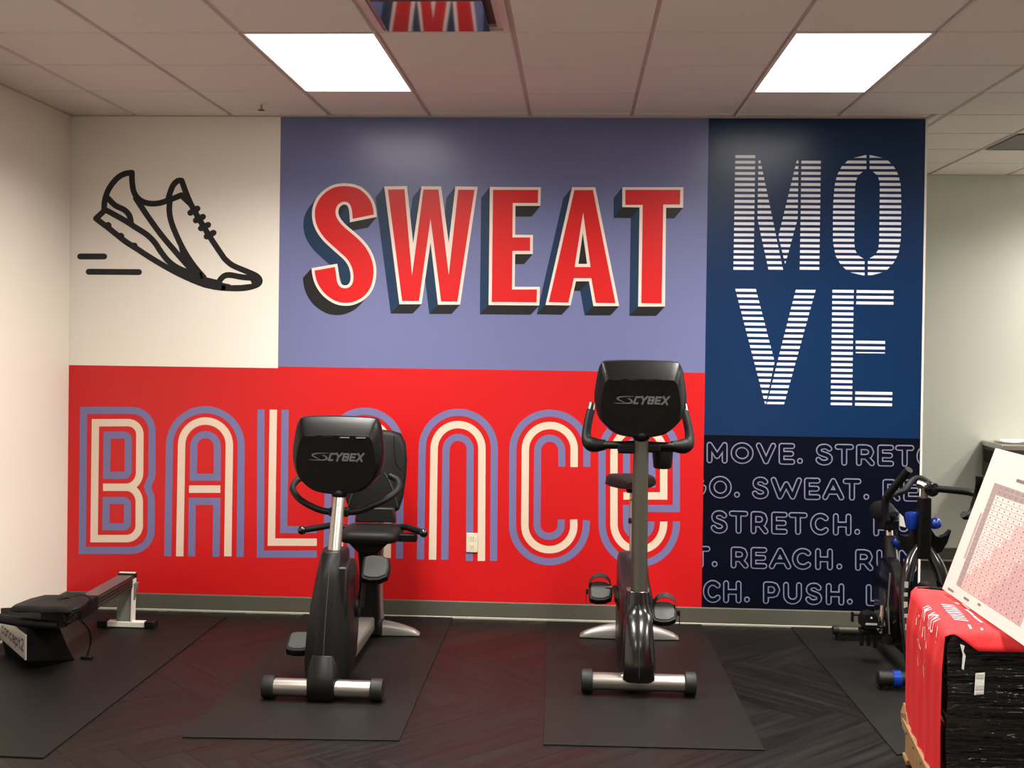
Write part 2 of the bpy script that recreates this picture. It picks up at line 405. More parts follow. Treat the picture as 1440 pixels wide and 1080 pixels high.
# ---------------------------------------------------------------- murals (vinyl panels on the back wall)
class Flat:                      # polygons on the mural wall, each a hair in front of the one before
    n = 0
    def __init__(s, y, px=True): s.m = MB(); s.y = y; s.px = px
    def poly(s, pts, lim=None):
        P = [wall(*p) for p in pts] if s.px else list(pts)
        if lim:
            for ax, l, sg in lim: P = clip(P, ax, l, sg) if P else P
        if len(P) < 3: return s
        Flat.n += 1; y = s.y-(Flat.n % 30)*1.2e-5
        ar = sum(P[i][0]*P[(i+1) % len(P)][1]-P[(i+1) % len(P)][0]*P[i][1] for i in range(len(P)))
        if ar < 0: P = P[::-1]
        s.m.add([(x, y, z) for x, z in P], [tuple(range(len(P)))])
        return s
    def ribbon(s, pts, w_, closed=False, lim=None):
        keep = []
        for p in pts:
            if not keep or math.hypot(p[0]-keep[-1][0], p[1]-keep[-1][1]) > .7: keep.append(p)
        if closed and math.hypot(keep[0][0]-keep[-1][0], keep[0][1]-keep[-1][1]) < .7: keep.pop()
        pts = keep
        n = len(pts); L = []; R = []
        for i, p in enumerate(pts):
            a = pts[i-1] if (i > 0 or closed) else None; b = pts[(i+1) % n] if (i < n-1 or closed) else None
            def un(q, r): d = (r[0]-q[0], r[1]-q[1]); l = math.hypot(*d) or 1; return (d[0]/l, d[1]/l)
            d1 = un(a, p) if a else un(p, b); d2 = un(p, b) if b else d1
            nx, ny = -(d1[1]+d2[1]), d1[0]+d2[0]; l = math.hypot(nx, ny) or 1; nx /= l; ny /= l
            k = max(.35, nx*-d1[1]+ny*d1[0]); L.append((p[0]+nx*w_/2/k, p[1]+ny*w_/2/k)); R.append((p[0]-nx*w_/2/k, p[1]-ny*w_/2/k))
        for i in range(n if closed else n-1):
            j = (i+1) % n; s.poly([L[i], L[j], R[j], R[i]], lim)
        return s
    def disc(s, c, r, n=14, lim=None): return s.poly([(c[0]+r*math.cos(2*PI*k/n), c[1]+r*math.sin(2*PI*k/n)) for k in range(n)], lim)
    def stroke(s, pts, w_, lim=None, dots=True):
        for a, b in zip(pts, pts[1:]):
            l = math.hypot(b[0]-a[0], b[1]-a[1]) or 1; nx, ny = -(b[1]-a[1])/l*w_/2, (b[0]-a[0])/l*w_/2
            s.poly([(a[0]+nx, a[1]+ny), (b[0]+nx, b[1]+ny), (b[0]-nx, b[1]-ny), (a[0]-nx, a[1]-ny)], lim)
        for p in (pts if dots else (pts[0], pts[-1])): s.disc(p, w_/2, 12, lim)
        return s
    def done(s, name, m, parent, **k): return obj(name, s.m, m, parent, smooth=0, fix=False, **k)
def arc(cx, cy, rx, ry, a0, a1, n=14):
    return [(cx+rx*math.cos(math.radians(a0+(a1-a0)*k/n)), cy+ry*math.sin(math.radians(a0+(a1-a0)*k/n))) for k in range(n+1)]
def tf(pts, ox, oy, sc): return [(ox+x/sc, oy+y/sc) for x, y in pts]
def panel(x0, x1, z0, z1, m, label):
    t = thing('wall_mural', ((x0+x1)/2, 0, z0), label, 'mural', 'mural panels on the back wall')
    obj('backing', MB().span((x0, -.0012, z0), (x1, 0, z1)), m, t, smooth=0)
    return t
ZT = H-.004; X1, X2, X3 = -1.533, 1.071, 2.3515
m_shoe = panel(XL+.001, X1, 1.511, ZT, 'mural_white', 'white mural panel with a black line drawing of a running shoe')
m_sweat = panel(X1, X2, 1.5205, ZT, 'mural_lavender', 'lavender mural panel with the big red word SWEAT')
m_bal = panel(XL+.001, X2, .106, 1.511, 'mural_red', 'bright red mural panel with the striped word BALANCE')
obj('backing', MB().span((X1, -.0012, 1.511), (X2, 0, 1.5205)), 'mural_red', m_bal, smooth=0)
m_move = panel(X2, X3, 1.147, ZT, 'mural_blue', 'deep blue mural panel with the white slatted word MOVE')
m_words = panel(X2, X3, .106, 1.147, 'mural_navy', 'dark navy mural panel with rows of outlined exercise words')
L1, L2, L3, L4 = -.0018, -.0024, -.0030, -.0036

# shoe
def sh(pts): return tf(pts, 80, 150, 4.5)
fs = Flat(L1); WS = 8.2
def sp2(pts, n=4): return [(p.x, p.y) for p in smoothpath([(x, y, 0) for x, y in pts], n)]
for p in ([(300, 645), (305, 590), (330, 520), (380, 455), (430, 425), (476, 418)], [(476, 418), (477, 480), (490, 545), (525, 590), (580, 612), (640, 612), (700, 595), (790, 560)],
          [(703, 600), (712, 560), (735, 500), (765, 470), (790, 468)], [(790, 468), (850, 620), (960, 810), (1060, 960)], [(1060, 960), (1110, 1003), (1200, 1042), (1262, 1070), (1285, 1100), (1265, 1128), (1190, 1148), (1100, 1150), (1000, 1140), (900, 1110), (820, 1080), (720, 1030), (600, 960), (500, 895), (430, 850), (330, 770), (290, 740), (248, 708)],
          [(248, 708), (305, 655)], [(318, 658), (430, 720), (500, 765), (570, 810), (620, 860), (660, 920), (710, 980), (770, 1022), (860, 1060)], [(325, 580), (370, 625), (430, 655), (462, 695), (470, 745)],
          [(500, 580), (580, 700), (660, 810), (740, 905), (810, 985), (890, 1070)], [(715, 600), (712, 660), (725, 730), (760, 820), (810, 920), (870, 1010), (930, 1080)], [(1022, 1115), (1050, 1078), (1090, 1065), (1180, 1080), (1275, 1086)]):
    fs.stroke(tf(sp2(p), 80, 150, 4.5), WS)
for p in ([(770, 890), (820, 940), (880, 1005), (950, 1095), (860, 1085), (830, 1045), (800, 985)], [(830, 1060), (950, 1080), (1012, 1095), (1052, 1115), (1100, 1125), (1100, 1165), (1000, 1160), (930, 1145), (840, 1110)],
          [(1090, 1130), (1170, 1128), (1235, 1120), (1270, 1100), (1290, 1110), (1240, 1155), (1100, 1165)], [(1215, 1080), (1270, 1078), (1280, 1115), (1235, 1122)], [(775, 575), (832, 560), (868, 640), (845, 640)], [(440, 715), (475, 690), (492, 745)], [(720, 1010), (850, 1060), (900, 1110), (830, 1100)]):
    fs.poly(sh(p))
for a, b in (((845, 672), (890, 645)), ((880, 720), (925, 697)), ((912, 770), (958, 748)), ((948, 822), (992, 798))):
    fs.stroke(sh([a, b]), 8.6)
for p in ((325, 752), (405, 820), (490, 882)): fs.disc(sh([p])[0], 5)
fs.done('shoe_drawing', 'ink_navy', m_shoe)
fs = Flat(L1)
fs.stroke(sh([(148, 948), (300, 948)]), 8.4); fs.done('speed_line', 'ink_navy', m_shoe)
fs = Flat(L1); fs.stroke(sh([(202, 1045), (520, 1047)]), 8.4); fs.done('speed_line', 'ink_navy', m_shoe)

# SWEAT
def ccw(P): return sum(P[i][0]*P[(i+1) % len(P)][1]-P[(i+1) % len(P)][0]*P[i][1] for i in range(len(P))) > 0
def inset(P, d):
    out = []; s = 1 if ccw(P) else -1; n = len(P)
    for i in range(n):
        a, b, c = P[i-1], P[i], P[(i+1) % n]
        e1 = Vector((b[0]-a[0], b[1]-a[1])).normalized(); e2 = Vector((c[0]-b[0], c[1]-b[1])).normalized()
        n1 = Vector((-e1.y, e1.x))*s; n2 = Vector((-e2.y, e2.x))*s; m = (n1+n2)
        m = m.normalized() if m.length > 1e-6 else n1
        out.append((b[0]+m.x*d/max(.5, m.dot(n1)), b[1]+m.y*d/max(.5, m.dot(n1))))
    def far(p):
        for i in range(n):
            a, b = Vector(P[i-1]), Vector(P[i]); e = b-a; t = max(0, min(1, (Vector(p)-a).dot(e)/max(e.length_squared, 1e-9)))
            if (Vector(p)-a-e*t).length < d*.97: return False
        return True
    return [p for p in out if far(p)]
S_out = sp2([(585, 338), (580, 285), (563, 232), (530, 185), (485, 148), (430, 129), (370, 125), (310, 135), (255, 165), (210, 210), (183, 265), (175, 320), (183, 380), (207, 435), (245, 487), (292, 532), (340, 575), (380, 612), (405, 650), (418, 695), (418, 738), (405, 764), (384, 771), (362, 763), (350, 737), (344, 690), (335, 634)], 3)+\
        sp2([(172, 662), (180, 720), (200, 775), (238, 830), (290, 872), (340, 894), (390, 900), (440, 893), (500, 865), (545, 820), (571, 765), (582, 700), (579, 640), (561, 578), (530, 522), (490, 475), (440, 430), (392, 390), (357, 350), (342, 312), (350, 277), (375, 260), (398, 267), (410, 302), (415, 372)], 3)
SW = {
 'S': (400, S_out, None, None),
 'W': (400, [(632, 145), (776, 143), (815, 505), (868, 144), (992, 145), (1040, 503), (1082, 145), (1224, 147), (1112, 893), (972, 893), (925, 500), (868, 890), (728, 890)],
            [(655, 165), (760, 163), (808, 710), (880, 164), (975, 165), (1040, 705), (1100, 165), (1203, 167), (1095, 873), (992, 873), (925, 350), (852, 870), (745, 870)], None),
 'E': (660, [(130, 148), (453, 150), (450, 268), (292, 268), (290, 450), (403, 452), (402, 573), (290, 573), (287, 780), (447, 780), (443, 898), (122, 895)],
            [(150, 167), (436, 167), (434, 250), (275, 250), (273, 468), (385, 468), (384, 553), (273, 553), (270, 797), (428, 797), (426, 878), (142, 876)], None),
 'A': (660, [(650, 150), (797, 150), (948, 902), (785, 902), (757, 745), (675, 745), (640, 898), (482, 895)],
            [(665, 168), (782, 168), (925, 884), (800, 882), (772, 725), (662, 725), (627, 880), (503, 877)], ([(720, 310), (767, 655), (667, 655)], [(718, 440), (745, 635), (690, 635)])),
 'T': (660, [(968, 150), (1355, 150), (1352, 280), (1245, 280), (1238, 905), (1068, 905), (1077, 278), (968, 276)],
            [(987, 167), (1335, 167), (1333, 260), (1227, 260), (1217, 886), (1088, 884), (1097, 262), (987, 262)], None)}
def ext(p): return (p[0]-12.3, p[1]+15.5-(p[1]-262)/168*2.4)
for ch, (ox, outer, inner, hole) in SW.items():
    O = tf(outer, ox, 230, 4.5); I = tf(inner, ox, 230, 4.5) if inner else inset(O, 4.0)
    fr = Flat(L4); fr.poly(I); lt = fr.done('letter', 'ink_red', m_sweat, label='red letter %s with a white edge and a blue side' % ch)
    fw = Flat(L3); fw.poly(O)
    dk = Flat(L1)
    if hole:
        hw = Flat(L4-.0004); hw.poly(tf(hole[0], ox, 230, 4.5)); hw.done('counter_edge', 'ink_white', lt, label='white edge')
        hd = Flat(L4-.0008); hd.poly(tf(hole[1], ox, 230, 4.5)); dk.m.add(hd.m.v, hd.m.f)
    sgn = 1 if ccw(O) else -1
    runs = []
    for i in range(len(O)):
        a, b = O[i], O[(i+1) % len(O)]; e = (b[0]-a[0], b[1]-a[1]); nx, ny = e[1]*sgn, -e[0]*sgn; l = math.hypot(nx, ny) or 1; nx /= l; ny /= l
        if nx*-.66+ny*.75 <= .02: continue
        if ch == 'S': dark = ny > .78 or (a[1] > 230+640/4.5 and a[0] < 400+460/4.5 and not (a[0] > 400+330/4.5 and a[1] < 230+790/4.5))
        else: dark = ny > .6
        if not runs or runs[-1][0] != dark or runs[-1][1] != i: runs.append([dark, i, Flat(L1)])
        runs[-1][2].poly([a, b, ext(b), ext(a)]); runs[-1][1] = i+1
    fw.done('edge', 'ink_white', lt, label='white edge')
    if hole: dk.done('underside', 'ink_navy', lt, label='black inside of the counter')
    for dark, _, f in runs:
        f.done('underside' if dark else 'side', 'ink_navy' if dark else 'ink_side_blue', lt, label='black underside' if dark else 'blue side face')

# BALANCE
WB = 10.0
def letter(parent, rib, label):
    first = None
    for kind_, pts, *cl in sorted(rib, key=lambda r: r[0] != 'w'):
        f = Flat(L1); f.ribbon(pts, WB*(1.04 if kind_ == 'w' else 1), closed=bool(cl))
        o = f.done('letter' if not first else 'stripe', 'ink_cream' if kind_ == 'w' else 'ink_lavender', first or parent, label=label if not first else ('lavender stripe' if kind_ == 'l' else None))
        first = first or o
def q(pts): return tf(pts, 90, 550, 4.5)
B_ = [('l', q([(125, 122)]+arc(430, 250, 128, 128, -90, 0)+[(557, 505)]+arc(530, 520, 27, 55, 0, 60, 5)+[(530, 605)]+arc(527, 690, 27, 55, -60, 0, 5)+[(552, 870)]+arc(425, 880, 127, 128, 0, 90)+[(117, 1008)]), 1),
      ('w', q([(200, 200)]+arc(405, 275, 76, 76, -90, 0)+[(479, 500)]+arc(395, 515, 84, 93, 0, 90)+[(248, 608)])), ('w', q([(395, 608)]+arc(395, 700, 82, 92, -90, 0)+[(477, 850)]+arc(395, 850, 82, 83, 0, 90)+[(191, 933), (200, 177)])),
      ('l', q([(274, 278)]+arc(380, 306, 28, 28, -90, 0, 6)+arc(380, 505, 26, 28, 0, 90, 6)+[(270, 533)]), 1), ('l', q([(268, 692)]+arc(378, 718, 25, 26, -90, 0, 6)+arc(376, 832, 26, 27, 0, 90, 6)+[(266, 858)]), 1)]
letter(m_bal, B_, 'first letter, a striped B')
def A_(dx, dy):
    def g(p): return [(x+dx, y+dy) for x, y in q(p)]
    return [('l', g([(657, 1045), (668, 344)]+arc(895, 344, 227, 227, 180, 360, 24)+[(1115, 1050)])), ('w', g([(733, 1045), (745, 340)]+arc(896, 340, 151, 151, 180, 360, 20)+[(1037, 1045)])), ('w', g([(792, 620), (990, 620)])),
            ('l', g([(818, 545), (822, 350)]+arc(896, 350, 75, 75, 180, 360, 14)+[(970, 545)]), 1), ('l', g([(808, 1045), (812, 698), (968, 698), (962, 1048)]))]
letter(m_bal, A_(0, 0), 'second letter, a striped rounded A')
p2 = lambda p: tf(p, 360, 560, 4.5)
letter(m_bal, [('l', p2([(32, 72), (28, 986), (385, 986)])), ('w', p2([(110, 72), (98, 910), (385, 911)])), ('l', p2([(185, 72), (176, 832), (385, 832)]))], 'third letter, a striped L')
letter(m_bal, A_(224, 2.2), 'fourth letter, a striped rounded A partly behind the recumbent bike')
p3 = lambda p: tf(p, 560, 550, 4)
letter(m_bal, [('l', p3([(125, 947), (135, 322)]+arc(338, 322, 203, 203, 180, 360, 24)+[(536, 955)])), ('w', p3([(193, 948), (202, 320)]+arc(337, 322, 134, 134, 180, 360, 20)+[(468, 955)])), ('l', p3([(262, 948), (269, 325)]+arc(338, 325, 67, 65, 180, 360, 14)+[(400, 955)]))], 'fifth letter, a striped rounded N')
letter(m_bal, [('l', p3([(1061, 426), (1061, 330)]+arc(853, 330, 208, 206, 0, -180, 24)+[(643, 755)]+arc(850, 755, 207, 205, 180, 0, 24)+[(1059, 727)])), ('w', p3([(989, 427), (990, 330)]+arc(853, 330, 138, 137, 0, -180, 20)+[(712, 755)]+arc(850, 755, 138, 137, 180, 0, 20)+[(987, 722)])), ('l', p3([(920, 425), (920, 335)]+arc(852, 335, 68, 70, 0, -180, 14)+[(781, 755)]+arc(849, 755, 68, 62, 180, 0, 14)+[(917, 722)]))], 'sixth letter, a striped C')
p4 = lambda p: tf(p, 760, 660, 4.5)
ty = -350+245
letter(m_bal, [('l', p4([(860, 330), (860, 340)]+arc(625, 345, 235, 250, 0, 180, 24)+[(390, ty)]+arc(625, ty, 235, 232, 180, 360, 24)+[(860, 248), (545, 248), (545, 345)]+arc(622, 345, 77, 80, 180, 0, 12)+[(699, 330)])),
               ('w', p4([(780, 330), (780, 345)]+arc(622, 345, 157, 165, 0, 180, 20)+[(465, ty)]+arc(623, ty, 157, 155, 180, 360, 20)+[(780, 168), (525, 168)])),
               ('l', p4([(545, 92), (545, ty)]+arc(625, ty, 80, 80, 180, 360, 14)+[(705, 92)]), 1)], 'seventh letter, a striped round E partly behind the upright bike')

# MOVE in slats
def slats(parent, label, pieces, zsl, y0, y1):
    """pieces: (left edge, right edge) poly-lines in zoom pixels; bands: wall heights"""
    f = Flat(L1, px=False)
    for (le, re_, ox, oy, ya, yb, step, th) in pieces:
        LE = [wall(ox+x/4, oy+y/4) for x, y in le]; RE = [wall(ox+x/4, oy+y/4) for x, y in re_]
        def at(E, z):
            for a, b in zip(E, E[1:]):
                if (a[1]-z)*(b[1]-z) <= 1e-9 and a[1] != b[1]: return a[0]+(b[0]-a[0])*(z-a[1])/(b[1]-a[1])
            return None
        for k in range(60):
            yc = ya+k*step
            if yc > yb: break
            z = wall(ox+sum(x for x, _ in le)/len(le)/4, oy+yc/4)[1]; hh = th/4/236/2
            za = min(z+hh, LE[0][1], RE[0][1]) ; zb = max(z-hh, LE[-1][1], RE[-1][1])
            if za <= zb+1e-4: continue
            c = [at(LE, za-1e-6), at(RE, za-1e-6), at(RE, zb+1e-6), at(LE, zb+1e-6)]
            if None in c or c[1]-c[0] < .0005 and c[2]-c[3] < .0005: continue
            f.poly([(c[0], za), (max(c[1], c[0]+.0003), za), (max(c[2], c[3]+.0003), zb), (c[3], zb)])
    return f.done('letter', 'ink_stripe', parent, label=label)
st = 31.42
O1, O2 = (980, 180), (980, 380)
def ov(cx, cy, rx, ry, a0, a1, n=16): return [(cx+rx*math.cos(math.radians(a0+(a1-a0)*k/n)), cy+ry*math.sin(math.radians(a0+(a1-a0)*k/n))) for k in range(n+1)]
slats(m_move, 'white slatted letter M', [
    ([(216, 153), (205, 800)], [(328, 153), (318, 800)], *O1, 161, 800, st, 16),
    ([(346, 181), (340, 510), (403, 800)], [(357, 181), (485, 800)], *O1, 191, 800, st, 16),
    ([(562, 181), (458, 610), (495, 762)], [(571, 181), (567, 510), (497, 764)], *O1, 191, 765, st, 16),
    ([(588, 181), (578, 802)], [(697, 181), (688, 802)], *O1, 192, 800, st, 16)], 0, 0, 0)
el = [(953, 152), (900, 160), (850, 182), (815, 215), (790, 262), (775, 320), (768, 400), (765, 500), (765, 640), (780, 720), (810, 770), (850, 808), (900, 825), (943, 830)]
er = [(953, 152), (953, 238), (920, 252), (902, 275), (892, 310), (888, 360), (884, 640), (890, 690), (910, 720), (943, 738), (943, 830)]
fl_ = [(971, 152), (971, 238), (1003, 252), (1020, 278), (1028, 310), (1028, 400), (1025, 640), (1018, 690), (995, 722), (961, 738), (961, 830)]
fr_ = [(971, 152), (1020, 158), (1068, 178), (1105, 212), (1130, 258), (1145, 310), (1149, 400), (1147, 620), (1135, 700), (1110, 755), (1068, 800), (1020, 824), (961, 830)]
slats(m_move, 'white slatted letter O', [(el, er, *O1, 160, 835, st, 16), (fl_, fr_, *O1, 160, 835, st, 16)], 0, 0, 0)
slats(m_move, 'white slatted letter V', [([(215, 103), (383, 752)], [(331, 105), (437, 515), (387, 754)], *O2, 113, 760, 31.6, 16), ([(557, 107), (449, 530), (393, 754)], [(669, 107), (490, 754)], *O2, 117, 760, 31.6, 16)], 0, 0, 0)
slats(m_move, 'white slatted letter E', [([(762, 108), (752, 760)], [(882, 108), (872, 760)], *O2, 118, 765, 31.7, 16),
    ([(898, 108), (896, 195)], [(1106, 108), (1105, 195)], *O2, 119.5, 190, 32, 16), ([(893, 390), (893, 450)], [(1058, 390), (1058, 450)], *O2, 404, 440, 32, 16), ([(893, 455), (893, 470)], [(1057, 455), (1057, 470)], *O2, 463, 470, 32, 6),
    ([(891, 680), (889, 765)], [(1099, 680), (1097, 765)], *O2, 690, 760, 31.7, 16)], 0, 0, 0)

# outlined words
GL = {'M': [[(0, 1), (0, 0), (.5, .72), (1, 0), (1, 1)]], 'V': [[(0, 0), (.5, 1), (1, 0)]], 'E': [[(1, 0), (0, 0), (0, 1), (1, 1)], [(0, .49), (.9, .49)]],
      'T': [[(0, 0), (1, 0)], [(.5, 0), (.5, 1)]], 'L': [[(0, 0), (0, 1), (1, 1)]], 'H': [[(0, 0), (0, 1)], [(1, 0), (1, 1)], [(0, .5), (1, .5)]],
      'W': [[(0, 0), (.25, 1), (.5, .25), (.75, 1), (1, 0)]], 'A': [[(0, 1), (.5, 0), (1, 1)], [(.2, .66), (.8, .66)]],
      'O': [[(.5+.5*math.cos(2*PI*k/28), .5+.5*math.sin(2*PI*k/28)) for k in range(29)]],
      'C': [[(.53+.53*math.cos(math.radians(a)), .5+.5*math.sin(math.radians(a))) for a in range(-45, -316, -10)]],
      'G': [[(.53+.53*math.cos(math.radians(a)), .5+.5*math.sin(math.radians(a))) for a in range(-45, -361, -10)]+[(1.0, .55), (.6, .55)]],
      'S': [sp2([(.93, .13), (.72, .02), (.45, 0), (.2, .05), (.05, .19), (.1, .36), (.32, .45), (.62, .52), (.88, .61), (.98, .77), (.88, .92), (.62, 1), (.35, 1), (.12, .94), (0, .84)], 3)],
      'R': [[(0, 1), (0, 0), (.55, 0), (.82, .07), (.95, .3), (.82, .53), (.55, .6), (0, .6)], [(.55, .6), (1, 1)]],
      'P': [[(0, 1), (0, 0), (.55, 0), (.84, .07), (1, .32), (.84, .57), (.55, .64), (0, .64)]],
      'U': [[(0, 0), (0, .62)]+[(.5-.5*math.cos(PI*k/12), .62+.38*math.sin(PI*k/12)) for k in range(1, 12)]+[(1, .62), (1, 0)]],
      'N': [[(0, 1), (0, 0), (1, 1), (1, 0)]], '.': [[(.5, .93), (.5, .935)]]}
ROWS = [((60, 85, 205), (1220, 104, 226), [('M', 55, 172), ('O', 190, 318), ('V', 332, 445), ('E', 460, 552), ('.', 562, 597), ('S', 667, 765), ('T', 775, 882), ('R', 895, 1000), ('E', 1015, 1108), ('T', 1115, 1222), ('C', 1235, 1340)]),
        ((130, 277, 403), (870, 291, 415), [('G', -70, 48), ('O', 68, 195), ('.', 207, 243), ('S', 310, 405), ('W', 415, 590), ('E', 603, 695), ('A', 705, 828), ('T', 820, 924), ('.', 935, 970), ('R', 1044, 1144), ('E', 1161, 1254)]),
        ((128, 470, 600), (815, 488, 612), [('S', 78, 174), ('T', 180, 288), ('R', 302, 402), ('E', 418, 510), ('T', 515, 622), ('C', 637, 748), ('H', 765, 868), ('.', 885, 918), ('P', 992, 1090), ('U', 1108, 1215), ('S', 1232, 1325)]),
        ((240, 675, 797), (940, 689, 811), [('T', -32, 75), ('.', 82, 117), ('R', 190, 290), ('E', 302, 395), ('A', 405, 530), ('C', 535, 650), ('H', 665, 764), ('.', 783, 818), ('R', 890, 992), ('U', 1010, 1112), ('N', 1135, 1235)]),
        ((85, 862, 990), (975, 886, 1008), [('C', 34, 140), ('H', 148, 250), ('.', 265, 298), ('P', 372, 468), ('U', 485, 590), ('S', 610, 705), ('H', 725, 828), ('.', 843, 877), ('L', 950, 1035), ('I', 1060, 1070)])]
GL['I'] = [[(.5, 0), (.5, 1)]]
LIM = [(0, X2+.001, 1), (0, X3-.001, -1)]
for (xa, ta, ba), (xb, tb, bb), chars in ROWS:
    for ch, x0, x1 in chars:
        if ch == 'I': continue
        fat, thin = Flat(L1), Flat(L3)
        def mp(u, v):
            h = 16; xl, xr = (x0+h, x1-h) if ch != '.' else (x0, x1)
            x = xl+u*(xr-xl); k = (x-xa)/(xb-xa); t = ta+(tb-ta)*k+h; b_ = ba+(bb-ba)*k-h
            return (980+x/4, 600+(t+v*(b_-t))/4)
        for g in GL[ch]:
            P = [mp(*p) for p in g]
            fat.stroke(P, 8.3, LIM); thin.stroke(P, 4.9, LIM)
        if not fat.m.v: continue
        lt = fat.done('full_stop' if ch == '.' else 'letter', 'ink_line', m_words)
        if thin.m.v: thin.done('letter_fill', 'mural_navy', lt)

# wall outlet
t = thing('wall_outlet', (-.3215, -.004, .405), 'ivory double socket plate low on the red mural', 'outlet')
obj('plate', MB().span((-.357, -.009, .407), (-.287, -.0038, .524)), 'outlet_ivory', t, bev=.002)
for zc in (.493, .440):
    s_ = obj('socket', MB().prism([(-.322+x, -.009, zc+z) for x, z in rr(.017, .0175, .012, 4)], (0, -.0015, 0)), 'outlet_ivory', t)
    f = MB()
    for dx in (-.007, .007): f.span((-.322+dx-.0016, -.0108, zc-.002), (-.322+dx+.0016, -.0104, zc+.007))
    f.lathe((-.322, -.0104, zc-.009), (0, -1, 0), [(0, .0026), (.0005, .0026)], 10)
    obj('slots', f, 'outlet_dark', s_, smooth=0)

# ---------------------------------------------------------------- rubber mats
MT = .006
def mat_thing(pts, label, group='rubber mats under the machines'):
    c = [sum(p[i] for p in pts)/4 for i in (0, 1)]
    o = obj('rubber_mat', MB().prism([(x, y, 0) for x, y in pts], (0, 0, MT)), 'rubber_mat', bev=.0015, smooth=0, org=(c[0], c[1], 0))
    tag(o, label, 'mat', group)
mat_thing([(-1.345, -2.25), (-.428, -2.205), (-.434, -.006), (-1.35, -.02)], 'black rubber mat under the recumbent bike')
mat_thing([(.180, -2.197), (1.103, -2.178), (1.070, -.013), (.140, -.05)], 'black rubber mat under the upright bike')
mat_thing([(-2.72, -2.52), (-1.812, -2.54), (-1.80, -.13), (-2.71, -.11)], 'black rubber mat under the rowing machine')
mat_thing([(1.645, -2.178), (2.56, -2.17), (2.54, .9), (1.60, .9)] if False else [(1.645, -2.178), (2.56, -2.17), (2.53, -.02), (1.603, -.02)], 'black rubber mat under the spin bike')

# ---------------------------------------------------------------- shared pieces of the two exercise bikes
LOGO = {'C': [(.95, .12), (.62, .02), (.2, .02), (.05, .2), (.05, .8), (.2, .98), (.62, .98), (.95, .86)]}
def console(root, X, Y, Zb, lit=0):
    k = .23/357; pr_ = [(0, 612), (85, 610), (200, 580), (300, 492), (345, 400), (357, 290), (345, 180), (325, 80), (308, 42), (280, 20), (150, 12), (0, 10)]
    half = [(x*k, (612-y)*k) for x, y in sp2(pr_, 3)]
    out = half[:-1]+[(-x, z) for x, z in half[::-1][:-1]]
    hh = 602*k
    def ring(y, sx, z0, z1, tz=0): return [(X+x*sx, Y+y, Zb+z0+z/hh*(z1-z0)) for x, z in out]
    mb = MB().loft([ring(.135, .86, .03, hh-.03), ring(.125, .97, .008, hh-.006), ring(.09, 1, 0, hh), ring(.06, 1, 0, hh-.005), ring(.03, .95, .003, hh-.034), ring(.004, .875, .008, hh-.086), ring(0, .86, .012, hh-.092)])
    c = obj('console', mb, 'console_black', root, smooth=32)
    yf = Y-.0006
    for i, dx in enumerate((-.119, -.040, .043, .123)):
        obj('vent_slot', MB().box((X+dx, yf-.0005, Zb+(612-163)*k+.001), (.048, .004, .0045)), 'slot_black', c, smooth=0)
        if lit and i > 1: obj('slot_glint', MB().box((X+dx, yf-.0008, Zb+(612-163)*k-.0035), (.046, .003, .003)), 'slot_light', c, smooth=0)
    obj('screen', MB().prism([(X+x, Y+.1355, Zb+.2+z) for x, z in rr(.15, .11, .02)], (0, .002, 0)), 'screen_glass', c)
    # maker's mark: swoosh and slanted capitals
    f = MB(); x0, x1, zt, zb = X-.132, X+.138, Zb+(612-288)*k, Zb+(612-348)*k; hz = zt-zb; n_ = [0]
    def st(P, w_, y=yf-.0012):
        for a, b in zip(P, P[1:]):
            l = math.hypot(b[0]-a[0], b[1]-a[1]) or 1; dx, dz = -(b[1]-a[1])/l*w_/2, (b[0]-a[0])/l*w_/2; n_[0] += 1; yy = y-(n_[0] % 9)*1.5e-5
            ex, ez = (b[0]-a[0])/l*w_*.3, (b[1]-a[1])/l*w_*.3
            f.add([(a[0]+dx-ex, yy, a[1]+dz-ez), (b[0]+dx+ex, yy, b[1]+dz+ez), (b[0]-dx+ex, yy, b[1]-dz+ez), (a[0]-dx-ex, yy, a[1]-dz-ez)], [(0, 1, 2, 3)])
    W_ = x1-x0
    gl = {'C': [[(1, .9), (.3, .9), (.1, .1), (.8, .1)]], 'Y': [[(0, 1), (.45, .5), (1, 1)], [(.45, .5), (.35, 0)]], 'B': [[(.1, .1), (.1, .9), (.85, .9), (.9, .6), (.75, .52), (.15, .52)], [(.75, .52), (.9, .4), (.8, .1), (.1, .1)]],
          'E': [[(.95, .9), (.1, .9), (.1, .1), (.9, .1)], [(.1, .5), (.8, .5)]], 'X': [[(0, 1), (.95, 0)], [(1, 1), (0, 0)]]}
    bx = x0+W_*.345; lw = W_*.105
    for i, ch in enumerate('CYBEX'):
        for g in gl[ch]:
            P = [(bx+i*W_*.131+u*lw+v*hz*.22, zb+v*hz) for u, v in g]; st(P, .0092)
    def sw(P, ws):
        P = [(x0+u*W_, zb+v*hz) for u, v in sp2(P, 4)]; n = len(P)
        for i in range(n-1):
            wa = ws[0]+(ws[1]-ws[0])*(1-abs(2*i/(n-1)-1)); st([P[i], P[i+1]], wa)
    sw([(.36, .97), (.2, .95), (.09, .85), (.06, .65), (.12, .4), (.2, .15)], (.002, .008))
    sw([(.2, .05), (.28, .1), (.325, .3), (.3, .55), (.25, .72)], (.003, .009))
    sw([(0, .1), (.12, .07), (.24, .1), (.3, .2)], (.0025, .004))
    obj('maker_mark', f, 'logo_grey', c, smooth=0, fix=False, label='grey maker lettering')
    return c
def rotx(a): return Matrix.Rotation(math.radians(a), 3, 'X')
